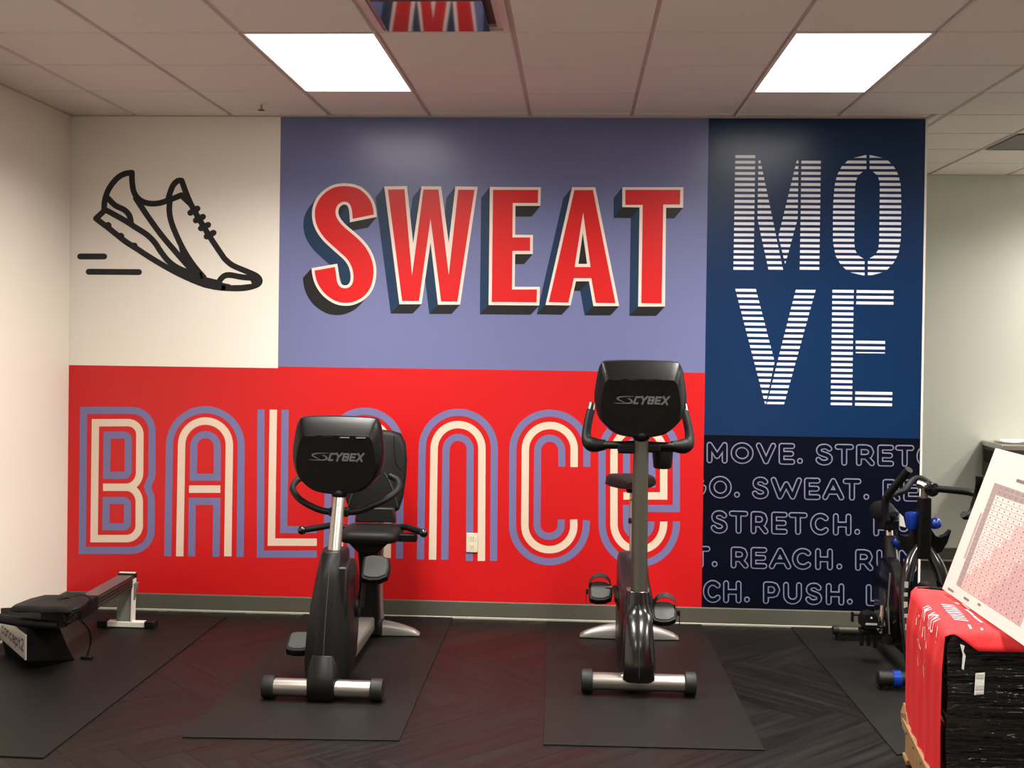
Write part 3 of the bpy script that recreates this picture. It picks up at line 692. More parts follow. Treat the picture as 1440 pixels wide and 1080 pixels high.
def pedal(root, c, side, tilt, strap=True, k=1.0):
    R = rotx(tilt); c = Vector(c)
    def tr(p): return c+R @ (Vector(p)*k)
    prof = [(-.055, -.035), (-.05, -.05), (-.02, -.058), (.02, -.056), (.05, -.04), (.056, 0), (.05, .04), (.02, .056), (-.02, .058), (-.05, .05), (-.055, .035)]
    mb = MB().loft([[tr((x*s, y*s, z)) for x, y in prof] for s, z in ((.86, -.022), (1, -.013), (1, .008), (.93, .014))])
    p = obj('pedal', mb, 'rubber_black', root, smooth=40)
    obj('foot_pad', MB().loft([[tr((x*s, y*s+.004, z)) for x, y in prof] for s, z in ((.86, .0135), (.80, .018))]), 'pad_grey', p, smooth=40)
    if strap:
        Rs = rotx(tilt-38)
        a = [c+Rs @ Vector((.062*math.cos(PI*j/14)+side*.004, .02, .0+.088*math.sin(PI*j/14)**.75)) for j in range(15)]
        wv = Rs @ Vector((0, .034, .012)); th = Vector((0, 0, .003))
        rings = [[q_-wv/2, q_+wv/2, q_+wv/2+th, q_-wv/2+th] for q_ in a]
        obj('strap', MB().loft(rings), 'rubber_grey', p, smooth=50)
        e = tr((side*.064, .0, .006)); obj('buckle', MB().box(e, (.014, .028, .024)), 'rubber_black', p)
        obj('strap_end', MB().box(e+Vector((side*.005, 0, -.035)), (.003, .018, .05)), 'rubber_black', p)
    return p
def crank(root, hub, ped, side):
    h, p = Vector(hub), Vector(ped); d = Vector((side*.012, 0, 0))
    obj('crank_arm', MB().tube([h, h+(p-h)*.5, p], [.02, .016, .014], 10), 'black_plastic', root)
    obj('pedal_axle', MB().cyl(p-d, p+d*4, .007, 10), 'chrome', root)
def stabilizer(root, X, Y, z, hw, r, rc, cl=.058):
    s_ = obj('front_stabilizer', MB().cyl((X-hw+cl*.6, Y, z), (X+hw-cl*.6, Y, z), r, 28), 'steel', root)
    for sd in (-1, 1):
        e = X+sd*hw; obj('end_cap', MB().lathe((e-sd*cl, Y, z), (sd, 0, 0), [(0, rc*.94), (.004, rc), (cl-.008, rc), (cl-.002, rc*.93), (cl, rc*.8)], 28), 'rubber_grey', s_)
def rear_wings(root, X, Y, hw, z0=MT):
    for sd in (-1, 1):
        rings = []
        for k in range(9):
            u = k/8; x = X+sd*(.05+(hw-.05)*u); h = .086*(1-.70*u**1.8); hy = .04*(1-.35*u)
            if k == 8: h *= .75
            yc = Y-.02*u*0
            rings.append([(x, yc-hy, z0+.006), (x, yc-hy, z0+h*.55), (x, yc-hy*.55, z0+h*.96), (x, yc, z0+h), (x, yc+hy*.55, z0+h*.96), (x, yc+hy, z0+h*.55), (x, yc+hy, z0+.006)])
        wg = obj('rear_foot', MB().loft(rings), 'silver_paint', root, smooth=60)
        obj('floor_pad', MB().span((X+sd*(hw*.55), Y-.03, z0), (X+sd*(hw*.85), Y+.03, z0+.0065)), 'rubber_black', wg)

# ---------------------------------------------------------------- recumbent exercise bike
X0 = -.867
rb = thing('recumbent_bike', (X0, -1.1, MT), 'black recumbent exercise bike with padded backrest and low seat', 'exercise bike', 'exercise bikes facing away from the mural')
stabilizer(rb, X0, -1.69, MT+.0532, .285, .042, .0525)
def oct_ring(z, yf, yb, hc, W, W2, xc=X0): return [(xc-hc, yf, z), (xc+hc, yf, z), (xc+hc+.012, yf+.008, z), (xc+W, yf+.085, z), (xc+W, yf+.13, z), (xc+W2, yb, z), (xc-W2, yb, z), (xc-W, yf+.13, z), (xc-W, yf+.085, z), (xc-hc-.012, yf+.008, z)]
mb = MB().loft([oct_ring(*a) for a in ((.022, -1.675, -1.48, .05, .088, .05), (.06, -1.70, -1.44, .05, .1, .06), (.16, -1.695, -1.42, .036, .108, .06), (.28, -1.672, -1.40, .032, .105, .06), (.42, -1.635, -1.38, .030, .094, .055), (.55, -1.59, -1.36, .030, .08, .05), (.655, -1.55, -1.36, .032, .066, .05), (.672, -1.535, -1.38, .03, .058, .045))])
obj('shroud', mb, 'black_plastic', rb, bev=.004, smooth=30)
obj('shroud_seam', MB().tube([(X0-.0005, y-.0015, z) for z, y in ((.10, -1.699), (.16, -1.695), (.28, -1.672), (.42, -1.635), (.55, -1.59), (.64, -1.556))], .0018, 6), 'seam', rb)
obj('stabilizer_cover', MB().loft([oct_ring(*a, xc=X0-.004) for a in ((MT+.002, -1.735, -1.62, .05, .074, .07), (.03, -1.75, -1.62, .05, .08, .074), (.09, -1.748, -1.62, .05, .084, .078), (.125, -1.735, -1.62, .046, .082, .078), (.17, -1.712, -1.62, .04, .078, .074), (.21, -1.69, -1.62, .034, .07, .07))]), 'black_plastic', rb, bev=.006, smooth=40)
prof = [(-1.50, .035), (-1.40, .05), (-1.30, .12), (-1.255, .24), (-1.245, .40), (-1.27, .53), (-1.33, .60), (-1.45, .63), (-1.56, .60), (-1.60, .3), (-1.58, .06)]
mb = MB().loft([[(X0+x, y if s == 1 else -1.42+(y+1.42)*s, z if s == 1 else .33+(z-.33)*s) for y, z in prof] for x, s in ((-.088, .9), (-.078, 1), (.078, 1), (.088, .9))])
for p in mb.v:
    if p.x < X0: p.x = X0+(p.x-X0)*(1-.45*max(0, min(1, (p.z-.35)/.27)))
obj('side_cover', mb, 'purple_black', rb, bev=.006, smooth=30, label='dark plum side covers')
for sd in (-1, 1):
    obj('crank_hub', MB().lathe((X0+sd*.082, -1.33, .36), (sd, 0, 0), [(0, .05), (.01, .05), (.02, .04), (.022, .02)], 20), 'black_plastic', rb)
obj('stem', MB().tube([(X0, -1.475, .64), (X0, -1.345, .965)], [.033, .031], 20), 'steel', rb, label='brushed silver stem')
obj('stem_collar', MB().ball((X0+.002, -1.362, .932), (.042, .046, .03)), 'rubber_black', rb)
console(rb, X0-.012, -1.40, .925, lit=1)
hb = MB()
for sd in (-1, 1):
    P = [(X0, -1.352, .836), (X0+sd*.09, -1.35, .842), (X0+sd*.19, -1.33, .882), (X0+sd*.255, -1.25, .918), (X0+sd*.272, -1.19, .945), (X0+sd*.255, -1.13, .972), (X0+sd*.21, -1.10, .99)]
    hb.tube(smoothpath(P), .0165, 12)
obj('handlebar', hb, 'rubber_black', rb)
obj('handlebar_clamp', MB().box((X0, -1.355, .838), (.10, .05, .045)), 'black_plastic', rb, bev=.01)
# pedals
pr_, pl_ = (X0+.118, -1.30, .525), (X0-.118, -1.36, .19)
crank(rb, (X0+.105, -1.33, .36), pr_, 1); crank(rb, (X0-.105, -1.33, .36), pl_, -1)
pedal(rb, (X0+.178, -1.30, .545), 1, 50, strap=False, k=1.28); pedal(rb, (X0-.185, -1.36, .178), -1, 30, strap=False, k=1.2)
# spine and rear
obj('frame_rail', MB().loft([[(X0+x, y, z) for x, z in rr(.047, hz, .012, 2)] if False else [(X0+x, y, zc+z) for x, z in rr(.047, hz, .012, 2)] for y, zc, hz in ((-1.45, .072, .03), (-.5, .088, .04))]), 'silver_paint', rb, smooth=40)
rear_wings(rb, X0+.005, -.47, .288)
obj('rear_hub', MB().box((X0+.008, -.47, .058), (.15, .13, .10)), 'charcoal_plastic', rb, bev=.015)
obj('seat_post', MB().loft([[(X0+.008+x, yc+y, z) for x, y in rr(hx, hy, .015, 2)] for z, yc, hx, hy in ((.03, -.49, .064, .07), (.25, -.50, .055, .06), (.40, -.52, .052, .055), (.545, -.53, .06, .07))]), 'black_plastic', rb, smooth=40)
obj('post_trim', MB().loft([[(X0+.072-k*.004+x, -.47+y, z) for x, y in rr(.009, .035, .006, 2)] for k, z in ((0, .10), (2, .25), (2.6, .40), (1.6, .5))]), 'silver_paint', rb, smooth=40)
obj('seat_carriage', MB().loft([[(X0+.03+x, -.58+y, z) for x, y in rr(hx, .14, .02, 3)] for z, hx in ((.522, .06), (.56, .10), (.592, .135))]), 'rubber_black', rb, smooth=40)
mb = MB().loft([[(X0+.03+x*s, -.58+y*s, z) for x, y in rr(.165, .19, .07, 5)] for s, z in ((.86, .573), (.97, .582), (1, .60), (.985, .622), (.9, .636), (.6, .64))])
obj('seat', mb, 'vinyl_black', rb, smooth=50)
obj('back_bracket', MB().loft([[(X0+.035+x, y, z) for x, z in ((-.115, .655), (.118, .655), (.105, .74), (-.105, .74))] for y in (-.52, -.47)]), 'charcoal_plastic', rb, bev=.008)
bo = [(0, .0), (.10, .002), (.15, .03), (.172, .10), (.186, .22), (.188, .32), (.175, .42), (.145, .475), (.09, .492), (0, .497)]
bo = bo[:-1]+[(0, .497)]+[(-x, z) for x, z in bo[::-1][1:-1]]
def back_pt(x, z, y): return (X0+.008+x*.97, -.42+y+z*.16, .685+z*.975)
mb = MB().loft([[back_pt(x*s, .25+(z-.25)*s, y) for x, z in bo] for s, y in ((.9, -.025), (.97, -.018), (1, 0), (1, .03), (.96, .045), (.88, .05))])
br = obj('backrest', mb, 'vinyl_black', rb, smooth=50)
for sd in (-1, 1):
    obj('piping', MB().tube(smoothpath([back_pt(sd*.11, .47, -.024), back_pt(sd*.118, .38, -.029), back_pt(sd*.13, .31, -.029), back_pt(sd*.165, .26, -.024)]), .003, 6), 'rubber_black', br)
    obj('piping', MB().tube(smoothpath([back_pt(sd*.06, .25, -.0275), back_pt(sd*.10, .19, -.0275), back_pt(sd*.13, .11, -.0275), back_pt(sd*.15, .05, -.02)]), .0025, 6), 'seam', br)
for sd, e in ((-1, .345), (1, .335)):
    P = smoothpath([(X0+sd*.12, -.50, .615), (X0+sd*.2, -.52, .635), (X0+sd*.27, -.60, .634), (X0+sd*e, -.68, .63)])
    a = obj('side_handle', MB().tube(P, .018, 12), 'rubber_black', rb)
    obj('handle_cap', MB().ball((X0+sd*e, -.68, .63), .025), 'black_gloss', a)
obj('adjust_box', MB().box((X0+.22, -.6, .59), (.135, .06, .042)), 'rubber_black', rb, bev=.006)

# ---------------------------------------------------------------- upright exercise bike
X0 = .615
ub = thing('upright_bike', (X0, -.95, MT), 'black upright exercise bike with tall grey pole and small saddle', 'exercise bike', 'exercise bikes facing away from the mural')
stabilizer(ub, X0+.001, -1.46, MT+.058, .275, .042, .056, .055)
def cow(z, yf, yb, W, rnd_=.03): return [(X0-W*.55, yf, z), (X0, yf-.006, z), (X0+W*.55, yf, z), (X0+W*.9, yf+rnd_*.6, z), (X0+W, yf+rnd_*1.6, z), (X0+W, yb, z), (X0-W, yb, z), (X0-W, yf+rnd_*1.6, z), (X0-W*.9, yf+rnd_*.6, z)]
obj('front_cowl', MB().loft([cow(*a) for a in ((.072, -1.508, -1.40, .079), (.09, -1.522, -1.38, .083), (.16, -1.522, -1.35, .079), (.25, -1.50, -1.33, .074), (.33, -1.46, -1.31, .07), (.375, -1.43, -1.30, .067), (.39, -1.415, -1.30, .063), (.43, -1.405, -1.29, .062), (.485, -1.395, -1.29, .058))]), 'black_gloss', ub, bev=.003, smooth=50, label='glossy black front cover')
obj('cowl_seam', MB().tube([(X0, y-.006, z) for z, y in ((.10, -1.523), (.16, -1.522), (.25, -1.50), (.33, -1.46), (.375, -1.43), (.43, -1.406))], .0022, 6), 'slot_black', ub)
obj('pole', MB().tube([(X0+.004, -1.345, .455), (X0+.006, -1.27, .85), (X0+.012, -1.20, 1.245)], [.038, .037, .035], 24, sq=1.15), 'steel_grey', ub, label='grey steel pole')
obj('pole_socket', MB().lathe((X0+.004, -1.34, .455), (0, .19, 1), [(0, .05), (.012, .053), (.02, .048), (.024, .041)], 24), 'black_gloss', ub)
prof = [(-1.40, .05), (-.95, .03), (-.58, .03), (-.55, .10), (-.60, .35), (-.66, .53), (-.70, .562), (-.77, .565), (-.84, .55), (-1.0, .50), (-1.20, .48), (-1.36, .46), (-1.42, .3)]
mb = MB().loft([[(X0-.004+x, y if s == 1 else -1.0+(y+1.0)*s, z if s == 1 else .3+(z-.3)*s) for y, z in prof] for x, s in ((-.077, .9), (-.066, .985), (-.055, 1), (.055, 1), (.066, .985), (.077, .9))])
obj('shroud', mb, 'purple_black', ub, smooth=35)
for sd in (-1, 1): obj('crank_hub', MB().lathe((X0+sd*.07, -1.02, .36), (sd, 0, 0), [(0, .055), (.012, .055), (.02, .03), (.024, .02)], 20), 'black_plastic', ub)
plp, prp = (X0-.098, -.87, .395), (X0+.098, -1.17, .325)
crank(ub, (X0-.085, -1.02, .36), plp, -1); crank(ub, (X0+.085, -1.02, .36), prp, 1)
pedal(ub, (X0-.172, -.87, .365), -1, 42, k=1.12); pedal(ub, (X0+.142, -1.17, .332), 1, 44, k=1.12)
rear_wings(ub, X0+.004, -.40, .28)
obj('rear_hub', MB().box((X0, -.41, .058), (.13, .12, .10)), 'charcoal_plastic', ub, bev=.015)
obj('frame_rail', MB().box((X0, -.5, .075), (.07, .25, .05)), 'silver_paint', ub, bev=.008)
obj('seat_post', MB().tube([(X0+.0, -.66, .545), (X0+.0, -.60, .875)], .0135, 14), 'steel', ub)
obj('post_collar', MB().lathe((X0, -.632, .70), (0, .15, 1), [(0, .018), (.004, .02), (.026, .02), (.03, .018)], 14), 'rubber_black', ub)
obj('post_knob', MB().lathe((X0-.005, -.625, .835), (0, -1, .1), [(0, .008), (.02, .012), (.03, .011), (.034, .005)], 12), 'brass', ub)
sd_ = []
for y, hw, zt, zb in ((-.70, .028, .935, .905), (-.66, .05, .945, .892), (-.58, .078, .948, .882), (-.50, .125, .95, .88), (-.44, .146, .952, .882), (-.40, .142, .95, .886), (-.37, .10, .944, .90)):
    sd_.append([(X0-.003+hw*math.copysign(abs(math.cos(a))**.4, math.cos(a))*(.95 if math.sin(a) > 0 else 1), y, (zt+zb)/2+(zt-zb)/2*math.copysign(abs(math.sin(a))**.45, math.sin(a))-.004*abs(math.cos(a))**3) for a in [2*PI*k/20 for k in range(20)]])
obj('saddle', MB().loft(sd_), 'vinyl_black', ub, smooth=50)
obj('saddle_mount', MB().box((X0, -.56, .876), (.06, .12, .02)), 'rubber_black', ub, bev=.004)
console(ub, X0+.004, -1.27, 1.222)
obj('stem_collar', MB().ball((X0+.011, -1.222, 1.234), (.046, .054, .034)), 'rubber_black', ub)
hb = MB()
obj('handlebar', hb.tube(smoothpath([(X0-.205, -1.16, 1.176), (X0-.1, -1.19, 1.18), (X0, -1.20, 1.185), (X0+.1, -1.19, 1.18), (X0+.205, -1.16, 1.176)]), .02, 12), 'black_plastic', ub)
for sd in (-1, 1):
    P = smoothpath([(X0+sd*.165, -1.165, 1.178), (X0+sd*.215, -1.15, 1.174), (X0+sd*.25, -1.13, 1.186), (X0+sd*.262, -1.11, 1.22), (X0+sd*.254, -1.08, 1.285), (X0+sd*.24, -1.05, 1.345)])
    n = len(P); g = obj('grip', MB().tube(P, [.022+.016*math.exp(-((i/n-.28)/.22)**2) for i in range(n)], 14), 'rubber_black', ub)
    obj('grip_sensor', MB().tube([(X0+sd*.243, -1.055, 1.336), (X0+sd*.234, -1.035, 1.378)], .019, 12), 'chrome', g)
obj('handlebar_cover', MB().box((X0-.04, -1.20, 1.165), (.13, .05, .05)).box((X0+.06, -1.20, 1.17), (.1, .05, .045)), 'rubber_black', ub, bev=.01)
ch = obj('cup_holder', MB().lathe((X0+.125, -1.13, 1.06), (0, 0, 1), [(0, .038), (.006, .046), (.07, .052), (.112, .056), (.113, .05), (.02, .043)], 20), 'charcoal_plastic', ub, smooth=50)
obj('cup_rim', MB().lathe((X0+.125, -1.13, 1.145), (0, .1, 1), [(0, .056), (.008, .062), (.03, .062), (.032, .053)], 20), 'rubber_black', ch)

# ---------------------------------------------------------------- rowing machine
XRW = -2.305
rw = thing('rowing_machine', (XRW, -.9, MT), 'black and grey rowing machine with low rail beside the plain white wall', 'rowing machine')
ft = obj('rear_foot', MB().span((-2.40, -.475, MT+.004), (-2.165, -.425, MT+.036)), 'leg_white', rw, bev=.003)
for a, b in ((-2.455, -2.395), (-2.175, -2.115)): obj('foot_cap', MB().span((a, -.485, MT), (b, -.415, MT+.042)), 'rubber_black', ft, bev=.006)
obj('rear_leg', MB().loft([[(-2.345, y0, z), (-2.262+dx, y0, z), (-2.262+dx, y1, z), (-2.345+dl, y1, z)] for z, y0, y1, dx, dl in ((MT+.034, -.47, -.43, 0, 0), (.16, -.455, -.425, .012, 0), (.262, -.45, -.41, .03, 0))]), 'leg_grey', rw, bev=.003)
obj('leg_side', MB().loft([[(-2.258, -.475, .04), (-2.25, -.475, .04), (-2.25, -.42, .04), (-2.258, -.42, .04)], [(-2.258, -.46, .285), (-2.25, -.46, .285), (-2.25, -.41, .285), (-2.258, -.41, .285)]]), 'leg_white', rw)
ra, rz = (XRW+.0, -.40), .30
def rl(x, y, z): return (XRW+x+.03*(-.4-y), y, z)
obj('rail', MB().loft([[rl(x, y, z) for x, z in ((-.046, .262), (.046, .262), (.046, .295), (.04, .301), (-.04, .301), (-.046, .295))] for y in (-.41, -1.40)]), 'rail_black', rw, smooth=0)
obj('rail_top', MB().loft([[rl(x, y, z) for x, z in ((-.044, .301), (.044, .301), (.044, .304), (-.044, .304))] for y in (-.43, -1.38)]), 'rail_alu', rw, smooth=0, label='shiny rail top')
for zc in (.292, .276, .260, .245):
    obj('rail_rib', MB().loft([[rl(x, y, z) for x, z in ((.046, zc-.004), (.053, zc-.004), (.053, zc+.003), (.046, zc+.003))] for y in (-.43, -1.38)]), 'steel_grey', rw, smooth=0)
obj('rail_underside', MB().loft([[rl(x, y, z) for x, z in ((-.03, .238), (.03, .238), (.046, .262), (-.046, .262))] for y in (-.47, -1.38)]), 'steel_grey', rw, smooth=0)
obj('rail_cap', MB().span((XRW-.052, -.425, .27), (XRW+.052, -.39, .312)), 'rubber_black', rw, bev=.004)
obj('cap_plate', MB().span((XRW-.045, -.42, .312), (XRW+.048, -.395, .316)), 'leg_white', rw)
sx, sy = -2.32, -1.33
seat = [(-.17, -.10), (-.16, -.14), (-.08, -.13), (0, -.15), (.08, -.13), (.15, -.14), (.17, -.09), (.15, .05), (.12, .13), (.05, .15), (0, .12), (-.05, .15), (-.12, .14), (-.155, .05)]
obj('seat', MB().loft([[(sx+x*s, sy+y*s, z) for x, y in seat] for s, z in ((.85, .318), (1, .326), (1, .342), (.92, .352), (.6, .349))]), 'vinyl_black', rw, smooth=50)
obj('seat_carriage', MB().loft([[(sx+.02+x*s, sy+.03+y*s, z) for x, y in rr(.06, .10, .01, 2)] for s, z in ((1.05, .236), (1, .32))]), 'rubber_black', rw)
obj('rail_sleeve', MB().loft([[rl(x, y, z) for x, z in ((-.055, .235), (.058, .235), (.058, .312), (-.055, .312))] for y in (-1.0, -1.25)]), 'rubber_black', rw, bev=.006)
mbh = MB().loft([[(-2.41, -1.44, .235), (-2.33, -1.28, .235), (-2.5, -.93, .235), (-2.757, -1.02, .235)], [(-2.41, -1.43, .07), (-2.30, -1.2, .07), (-2.48, -.90, .07), (-2.755, -1.01, .07)], [(-2.39, -1.31, MT), (-2.287, -1.155, MT), (-2.48, -.90, MT), (-2.70, -1.08, MT)]])
obj('front_housing', mbh, 'fabric_black', rw, bev=.006, smooth=0)
obj('cross_tube', MB().tube([(-2.66, -1.32, .262), (-2.45, -1.42, .262), (-2.27, -1.40, .245)], [.024, .024, .021], 14), 'rubber_black', rw)
for k, (x, y) in enumerate(((-2.30, -1.24), (-2.26, -1.17))):
    P = smoothpath([(x-.06, y-.07, .312), (x-.045, y-.05, .345), (x, y, .355), (x+.04, y+.02, .335), (x+.06, y+.03, .30)])
    obj('foot_strap', MB().tube(P, .014, 8, sq=.35), 'rubber_black', rw)
# side panel with lettering, in its own plane
pa, pb = Vector((-2.414, -1.447, .205)), Vector((-2.765, -1.020, .205)); dh = (pb-pa); Lp = dh.length; dh.normalize()
nv = Vector((0, 0, 1)).cross(dh); nv = -nv if nv.dot(CAM-pa) < 0 else nv
def pp(u, v, d=0): return pa+dh*u+Vector((0, 0, 1))*(-v)+nv*d        # u from the right edge, v down from the top
Hp = .125
sp = obj('side_panel', MB().prism([pp(0, 0), pp(Lp, 0), pp(Lp, Hp), pp(0, Hp)], nv*-.008), 'panel_alu', rw, bev=.002, smooth=0, label='pale metal panel with dark lettering')
f = MB(); nn = 0
LT = {'c': [[(.9, .2), (.6, 0), (.2, .1), (0, .5), (.2, .9), (.6, 1), (.9, .8)]], 'o': [[(.5+.5*math.cos(a*PI/6), .5+.5*math.sin(a*PI/6)) for a in range(13)]], 'n': [[(0, 1), (0, 0)], [(0, .3), (.4, 0), (.8, .1), (.9, .4), (.9, 1)]],
      'e': [[(0, .5), (.95, .5), (.8, .1), (.5, 0), (.15, .12), (0, .5), (.15, .9), (.5, 1), (.9, .85)]], 'p': [[(0, 1.5), (0, 0)], [(0, .2), (.45, 0), (.85, .15), (.95, .5), (.85, .88), (.45, 1), (0, .85)]], 't': [[(.4, -.4), (.4, .8), (.6, 1), (.85, .95)], [(.05, .05), (.85, .05)]],
      '2': [[(0, -.25), (.2, -.45), (.6, -.5), (.9, -.3), (.85, 0), (0, 1), (.95, 1)]]}
cw = .058
for i, ch in enumerate('concept2'):
    u0 = .018+cw*(8-i)
    for g in LT[ch]:
        for a, b in zip(g, g[1:]):
            A, B = (u0-a[0]*cw*.76, .050+a[1]*.036), (u0-b[0]*cw*.76, .050+b[1]*.036); l = math.hypot(B[0]-A[0], B[1]-A[1]) or 1
            dx, dy = -(B[1]-A[1])/l*.006, (B[0]-A[0])/l*.006; ex, ey = (B[0]-A[0])/l*.002, (B[1]-A[1])/l*.002; nn += 1; dd = .0006+(nn % 9)*2e-5
            f.add([pp(A[0]+dx-ex, A[1]+dy-ey, dd), pp(B[0]+dx+ex, B[1]+dy+ey, dd), pp(B[0]-dx+ex, B[1]-dy+ey, dd), pp(A[0]-dx-ex, A[1]-dy-ey, dd)], [(0, 1, 2, 3)])
obj('lettering', f, 'outlet_dark', sp, smooth=0, fix=False)
obj('cord', MB().tube(smoothpath([(-2.235, -1.2, .22), (-2.215, -1.15, .16), (-2.22, -1.12, .09), (-2.235, -1.13, .02)]), .005, 8), 'rubber_black', rw)
obj('cord_clip', MB().box((-2.235, -1.13, MT+.008), (.06, .03, .016)), 'rubber_black', rw, bev=.004)

# ---------------------------------------------------------------- spin bike
XS = 2.07
sb = thing('spin_bike', (XS, -.8, MT), 'black spin bike with blue knobs and bullhorn handlebar at the mural corner', 'exercise bike')
rs = obj('rear_stabilizer', MB().tube([(XS-.275, -.3, .062), (XS+.275, -.3, .062)], .024, 14), 'steel_grey', sb)
for sd in (-1, 1):
    obj('end_cap', MB().lathe((XS+sd*.25, -.3, .062), (sd, 0, 0), [(0, .026), (.03, .026), (.034, .02)], 14), 'rubber_grey', rs)
    obj('foot', MB().cyl((XS+sd*.245, -.3, MT), (XS+sd*.245, -.3, .05), .022, 12), 'rubber_black', rs)
obj('rear_bar', MB().span((XS-.25, -.32, .016), (XS+.25, -.285, .034)), 'rubber_black', sb)
fsb = obj('front_stabilizer', MB().tube([(XS-.265, -1.25, .058), (XS+.265, -1.25, .058)], .036, 16), 'charcoal_plastic', sb)
for sd in (-1, 1):
    obj('end_cap', MB().lathe((XS+sd*.215, -1.25, .058), (sd, 0, 0), [(0, .038), (.05, .038), (.055, .03)], 16), 'charcoal_plastic', fsb)
    obj('transport_wheel', MB().lathe((XS+sd*.155, -1.25, .058), (sd, 0, 0), [(0, .03), (.003, .041), (.04, .041), (.044, .03)], 16), 'blue_plastic', fsb, label='blue wheel')
    obj('foot', MB().cyl((XS+sd*.23, -1.25, MT), (XS+sd*.23, -1.25, .04), .026, 12), 'rubber_black', fsb)
obj('base_beam', MB().tube([(XS, -.3, .075), (XS, -.7, .085), (XS, -1.25, .075)], .03, 12), 'rubber_black', sb)
# flywheel, guard and fork
obj('flywheel', MB().lathe((XS-.018, -1.12, .30), (1, 0, 0), [(0, .10), (.004, .21), (.03, .21), (.036, .10)], 40), 'rail_black', sb)
prof = []
for k in range(24):
    a = 2*PI*k/24; prof.append((-.72+math.cos(a)*.235, .33+math.sin(a)*.235))
obj('chain_guard', MB().loft([[(XS-.105, -.72+(y+.72)*.9, .33+(z-.33)*.9) for y, z in prof], [(XS-.095, y, z) for y, z in prof], [(XS-.045, y, z) for y, z in prof], [(XS-.04, -.72+(y+.72)*.9, .33+(z-.33)*.9) for y, z in prof]]), 'black_gloss', sb, smooth=40)
fk = None
for sd in (-1, 1):
    P = smoothpath([(XS, -1.04, .70), (XS+sd*.045, -1.05, .64), (XS+sd*.085, -1.08, .54), (XS+sd*.10, -1.11, .40), (XS+sd*.098, -1.16, .24), (XS+sd*.09, -1.24, .07)])
    fk = obj('fork_blade', MB().tube(P, [.02+.012*min(1, i/9) for i in range(len(P))], 12), 'black_gloss', sb)
    if sd < 0:
        f = MB()
        for k in range(6):
            i = 14+k*2; p = P[i]; f.box(p+Vector((-.008, -.033, 0)), (.018, .004, .03-.012*(k % 2)))
        obj('fork_marking', f, 'sticker_grey', fk, smooth=0, label='pale vertical marking')
obj('guard_stripe', MB().prism([(XS-.106, y, z) for y, z in ((-.86, .50), (-.83, .50), (-.80, .33), (-.84, .18), (-.85, .18), (-.82, .33))], (-.002, 0, 0)), 'silver_paint', sb, smooth=0, label='silver stripe')
obj('bolt_ring', MB().add([], []) .lathe((XS-.106, -.72, .33), (-1, 0, 0), [(0, .05), (.004, .045), (.006, .02)], 16), 'steel_grey', sb)
# posts
obj('handlebar_post', MB().loft([[(XS+x, yc+y, z) for x, y in rr(hx, .04, .012, 3)] for z, yc, hx in ((.62, -1.04, .036), (.70, -1.045, .033), (.93, -1.06, .027))]), 'black_plastic', sb, smooth=40)
obj('slider_post', MB().tube([(XS, -1.06, .90), (XS, -1.07, .985)], .021, 14), 'steel', sb)
obj('adjust_knob', MB().ball((XS+.055, -1.06, .80), (.033, .03, .03)).cyl((XS+.02, -1.06, .80), (XS+.05, -1.06, .80), .012, 10), 'blue_plastic', sb, label='blue knob')
obj('resistance_knob', MB().lathe((XS-.052, -1.03, .765), (0, 0, 1), [(0, .022), (.01, .026), (.07, .036), (.082, .034), (.086, .02)], 16), 'blue_plastic', sb, label='blue tapered knob')
obj('resistance_rod', MB().cyl((XS-.052, -1.03, .66), (XS-.052, -1.03, .77), .014, 10), 'charcoal_plastic', sb)
# bottle cage wings
wing = [(.025, .86), (.042, .765), (.062, .735), (.088, .728), (.112, .738), (.138, .765), (.118, .70), (.092, .655), (.062, .64), (.036, .66), (.025, .70)]
for sd in (-1, 1):
    obj('bottle_cage', MB().loft([[(XS+sd*x, -1.05+dy-.5*x*x, z-.0) for x, z in wing] for dy in (0, .05)]), 'black_gloss', sb, smooth=30)
# handlebar
bar = smoothpath([(XS-.205, -1.16, .948), (XS-.16, -1.10, .952), (XS-.10, -1.06, .965), (XS-.05, -1.02, 1.01), (XS-.01, -1.01, 1.022), (XS+.03, -1.02, 1.0), (XS+.045, -1.06, .975)])
obj('handlebar', MB().tube(bar, .0165, 12).tube(smoothpath([(XS-.01, -1.09, .982), (XS+.08, -1.09, .978), (XS+.2, -1.1, .968), (XS+.235, -1.12, .96)]), .0175, 12), 'rubber_black', sb)
obj('stem_clamp', MB().lathe((XS+.01, -1.02, .985), (.25, -1, -.12), [(0, .02), (.005, .026), (.05, .026), (.052, .036), (.085, .036), (.09, .028)], 18), 'black_gloss', sb)
obj('clamp_sleeve', MB().tube([(XS-.03, -1.05, 1.0), (XS+.01, -1.08, .985)], .021, 12), 'chrome', sb)
obj('bar_grip', MB().tube(smoothpath([(XS+.225, -1.2, 1.062), (XS+.228, -1.19, 1.02), (XS+.232, -1.16, .97), (XS+.222, -1.15, .92), (XS+.205, -1.15, .872), (XS+.175, -1.16, .852), (XS+.16, -1.17, .865)]), [.019]*20+[.017]*16+[.02], 12), 'rubber_black', sb)
obj('bar_grip', MB().tube(smoothpath([(XS-.135, -1.26, 1.092), (XS-.16, -1.22, 1.04), (XS-.195, -1.18, .98), (XS-.215, -1.15, .93), (XS-.218, -1.14, .87), (XS-.21, -1.14, .82)]), [.02]*31, 12), 'rubber_black', sb)
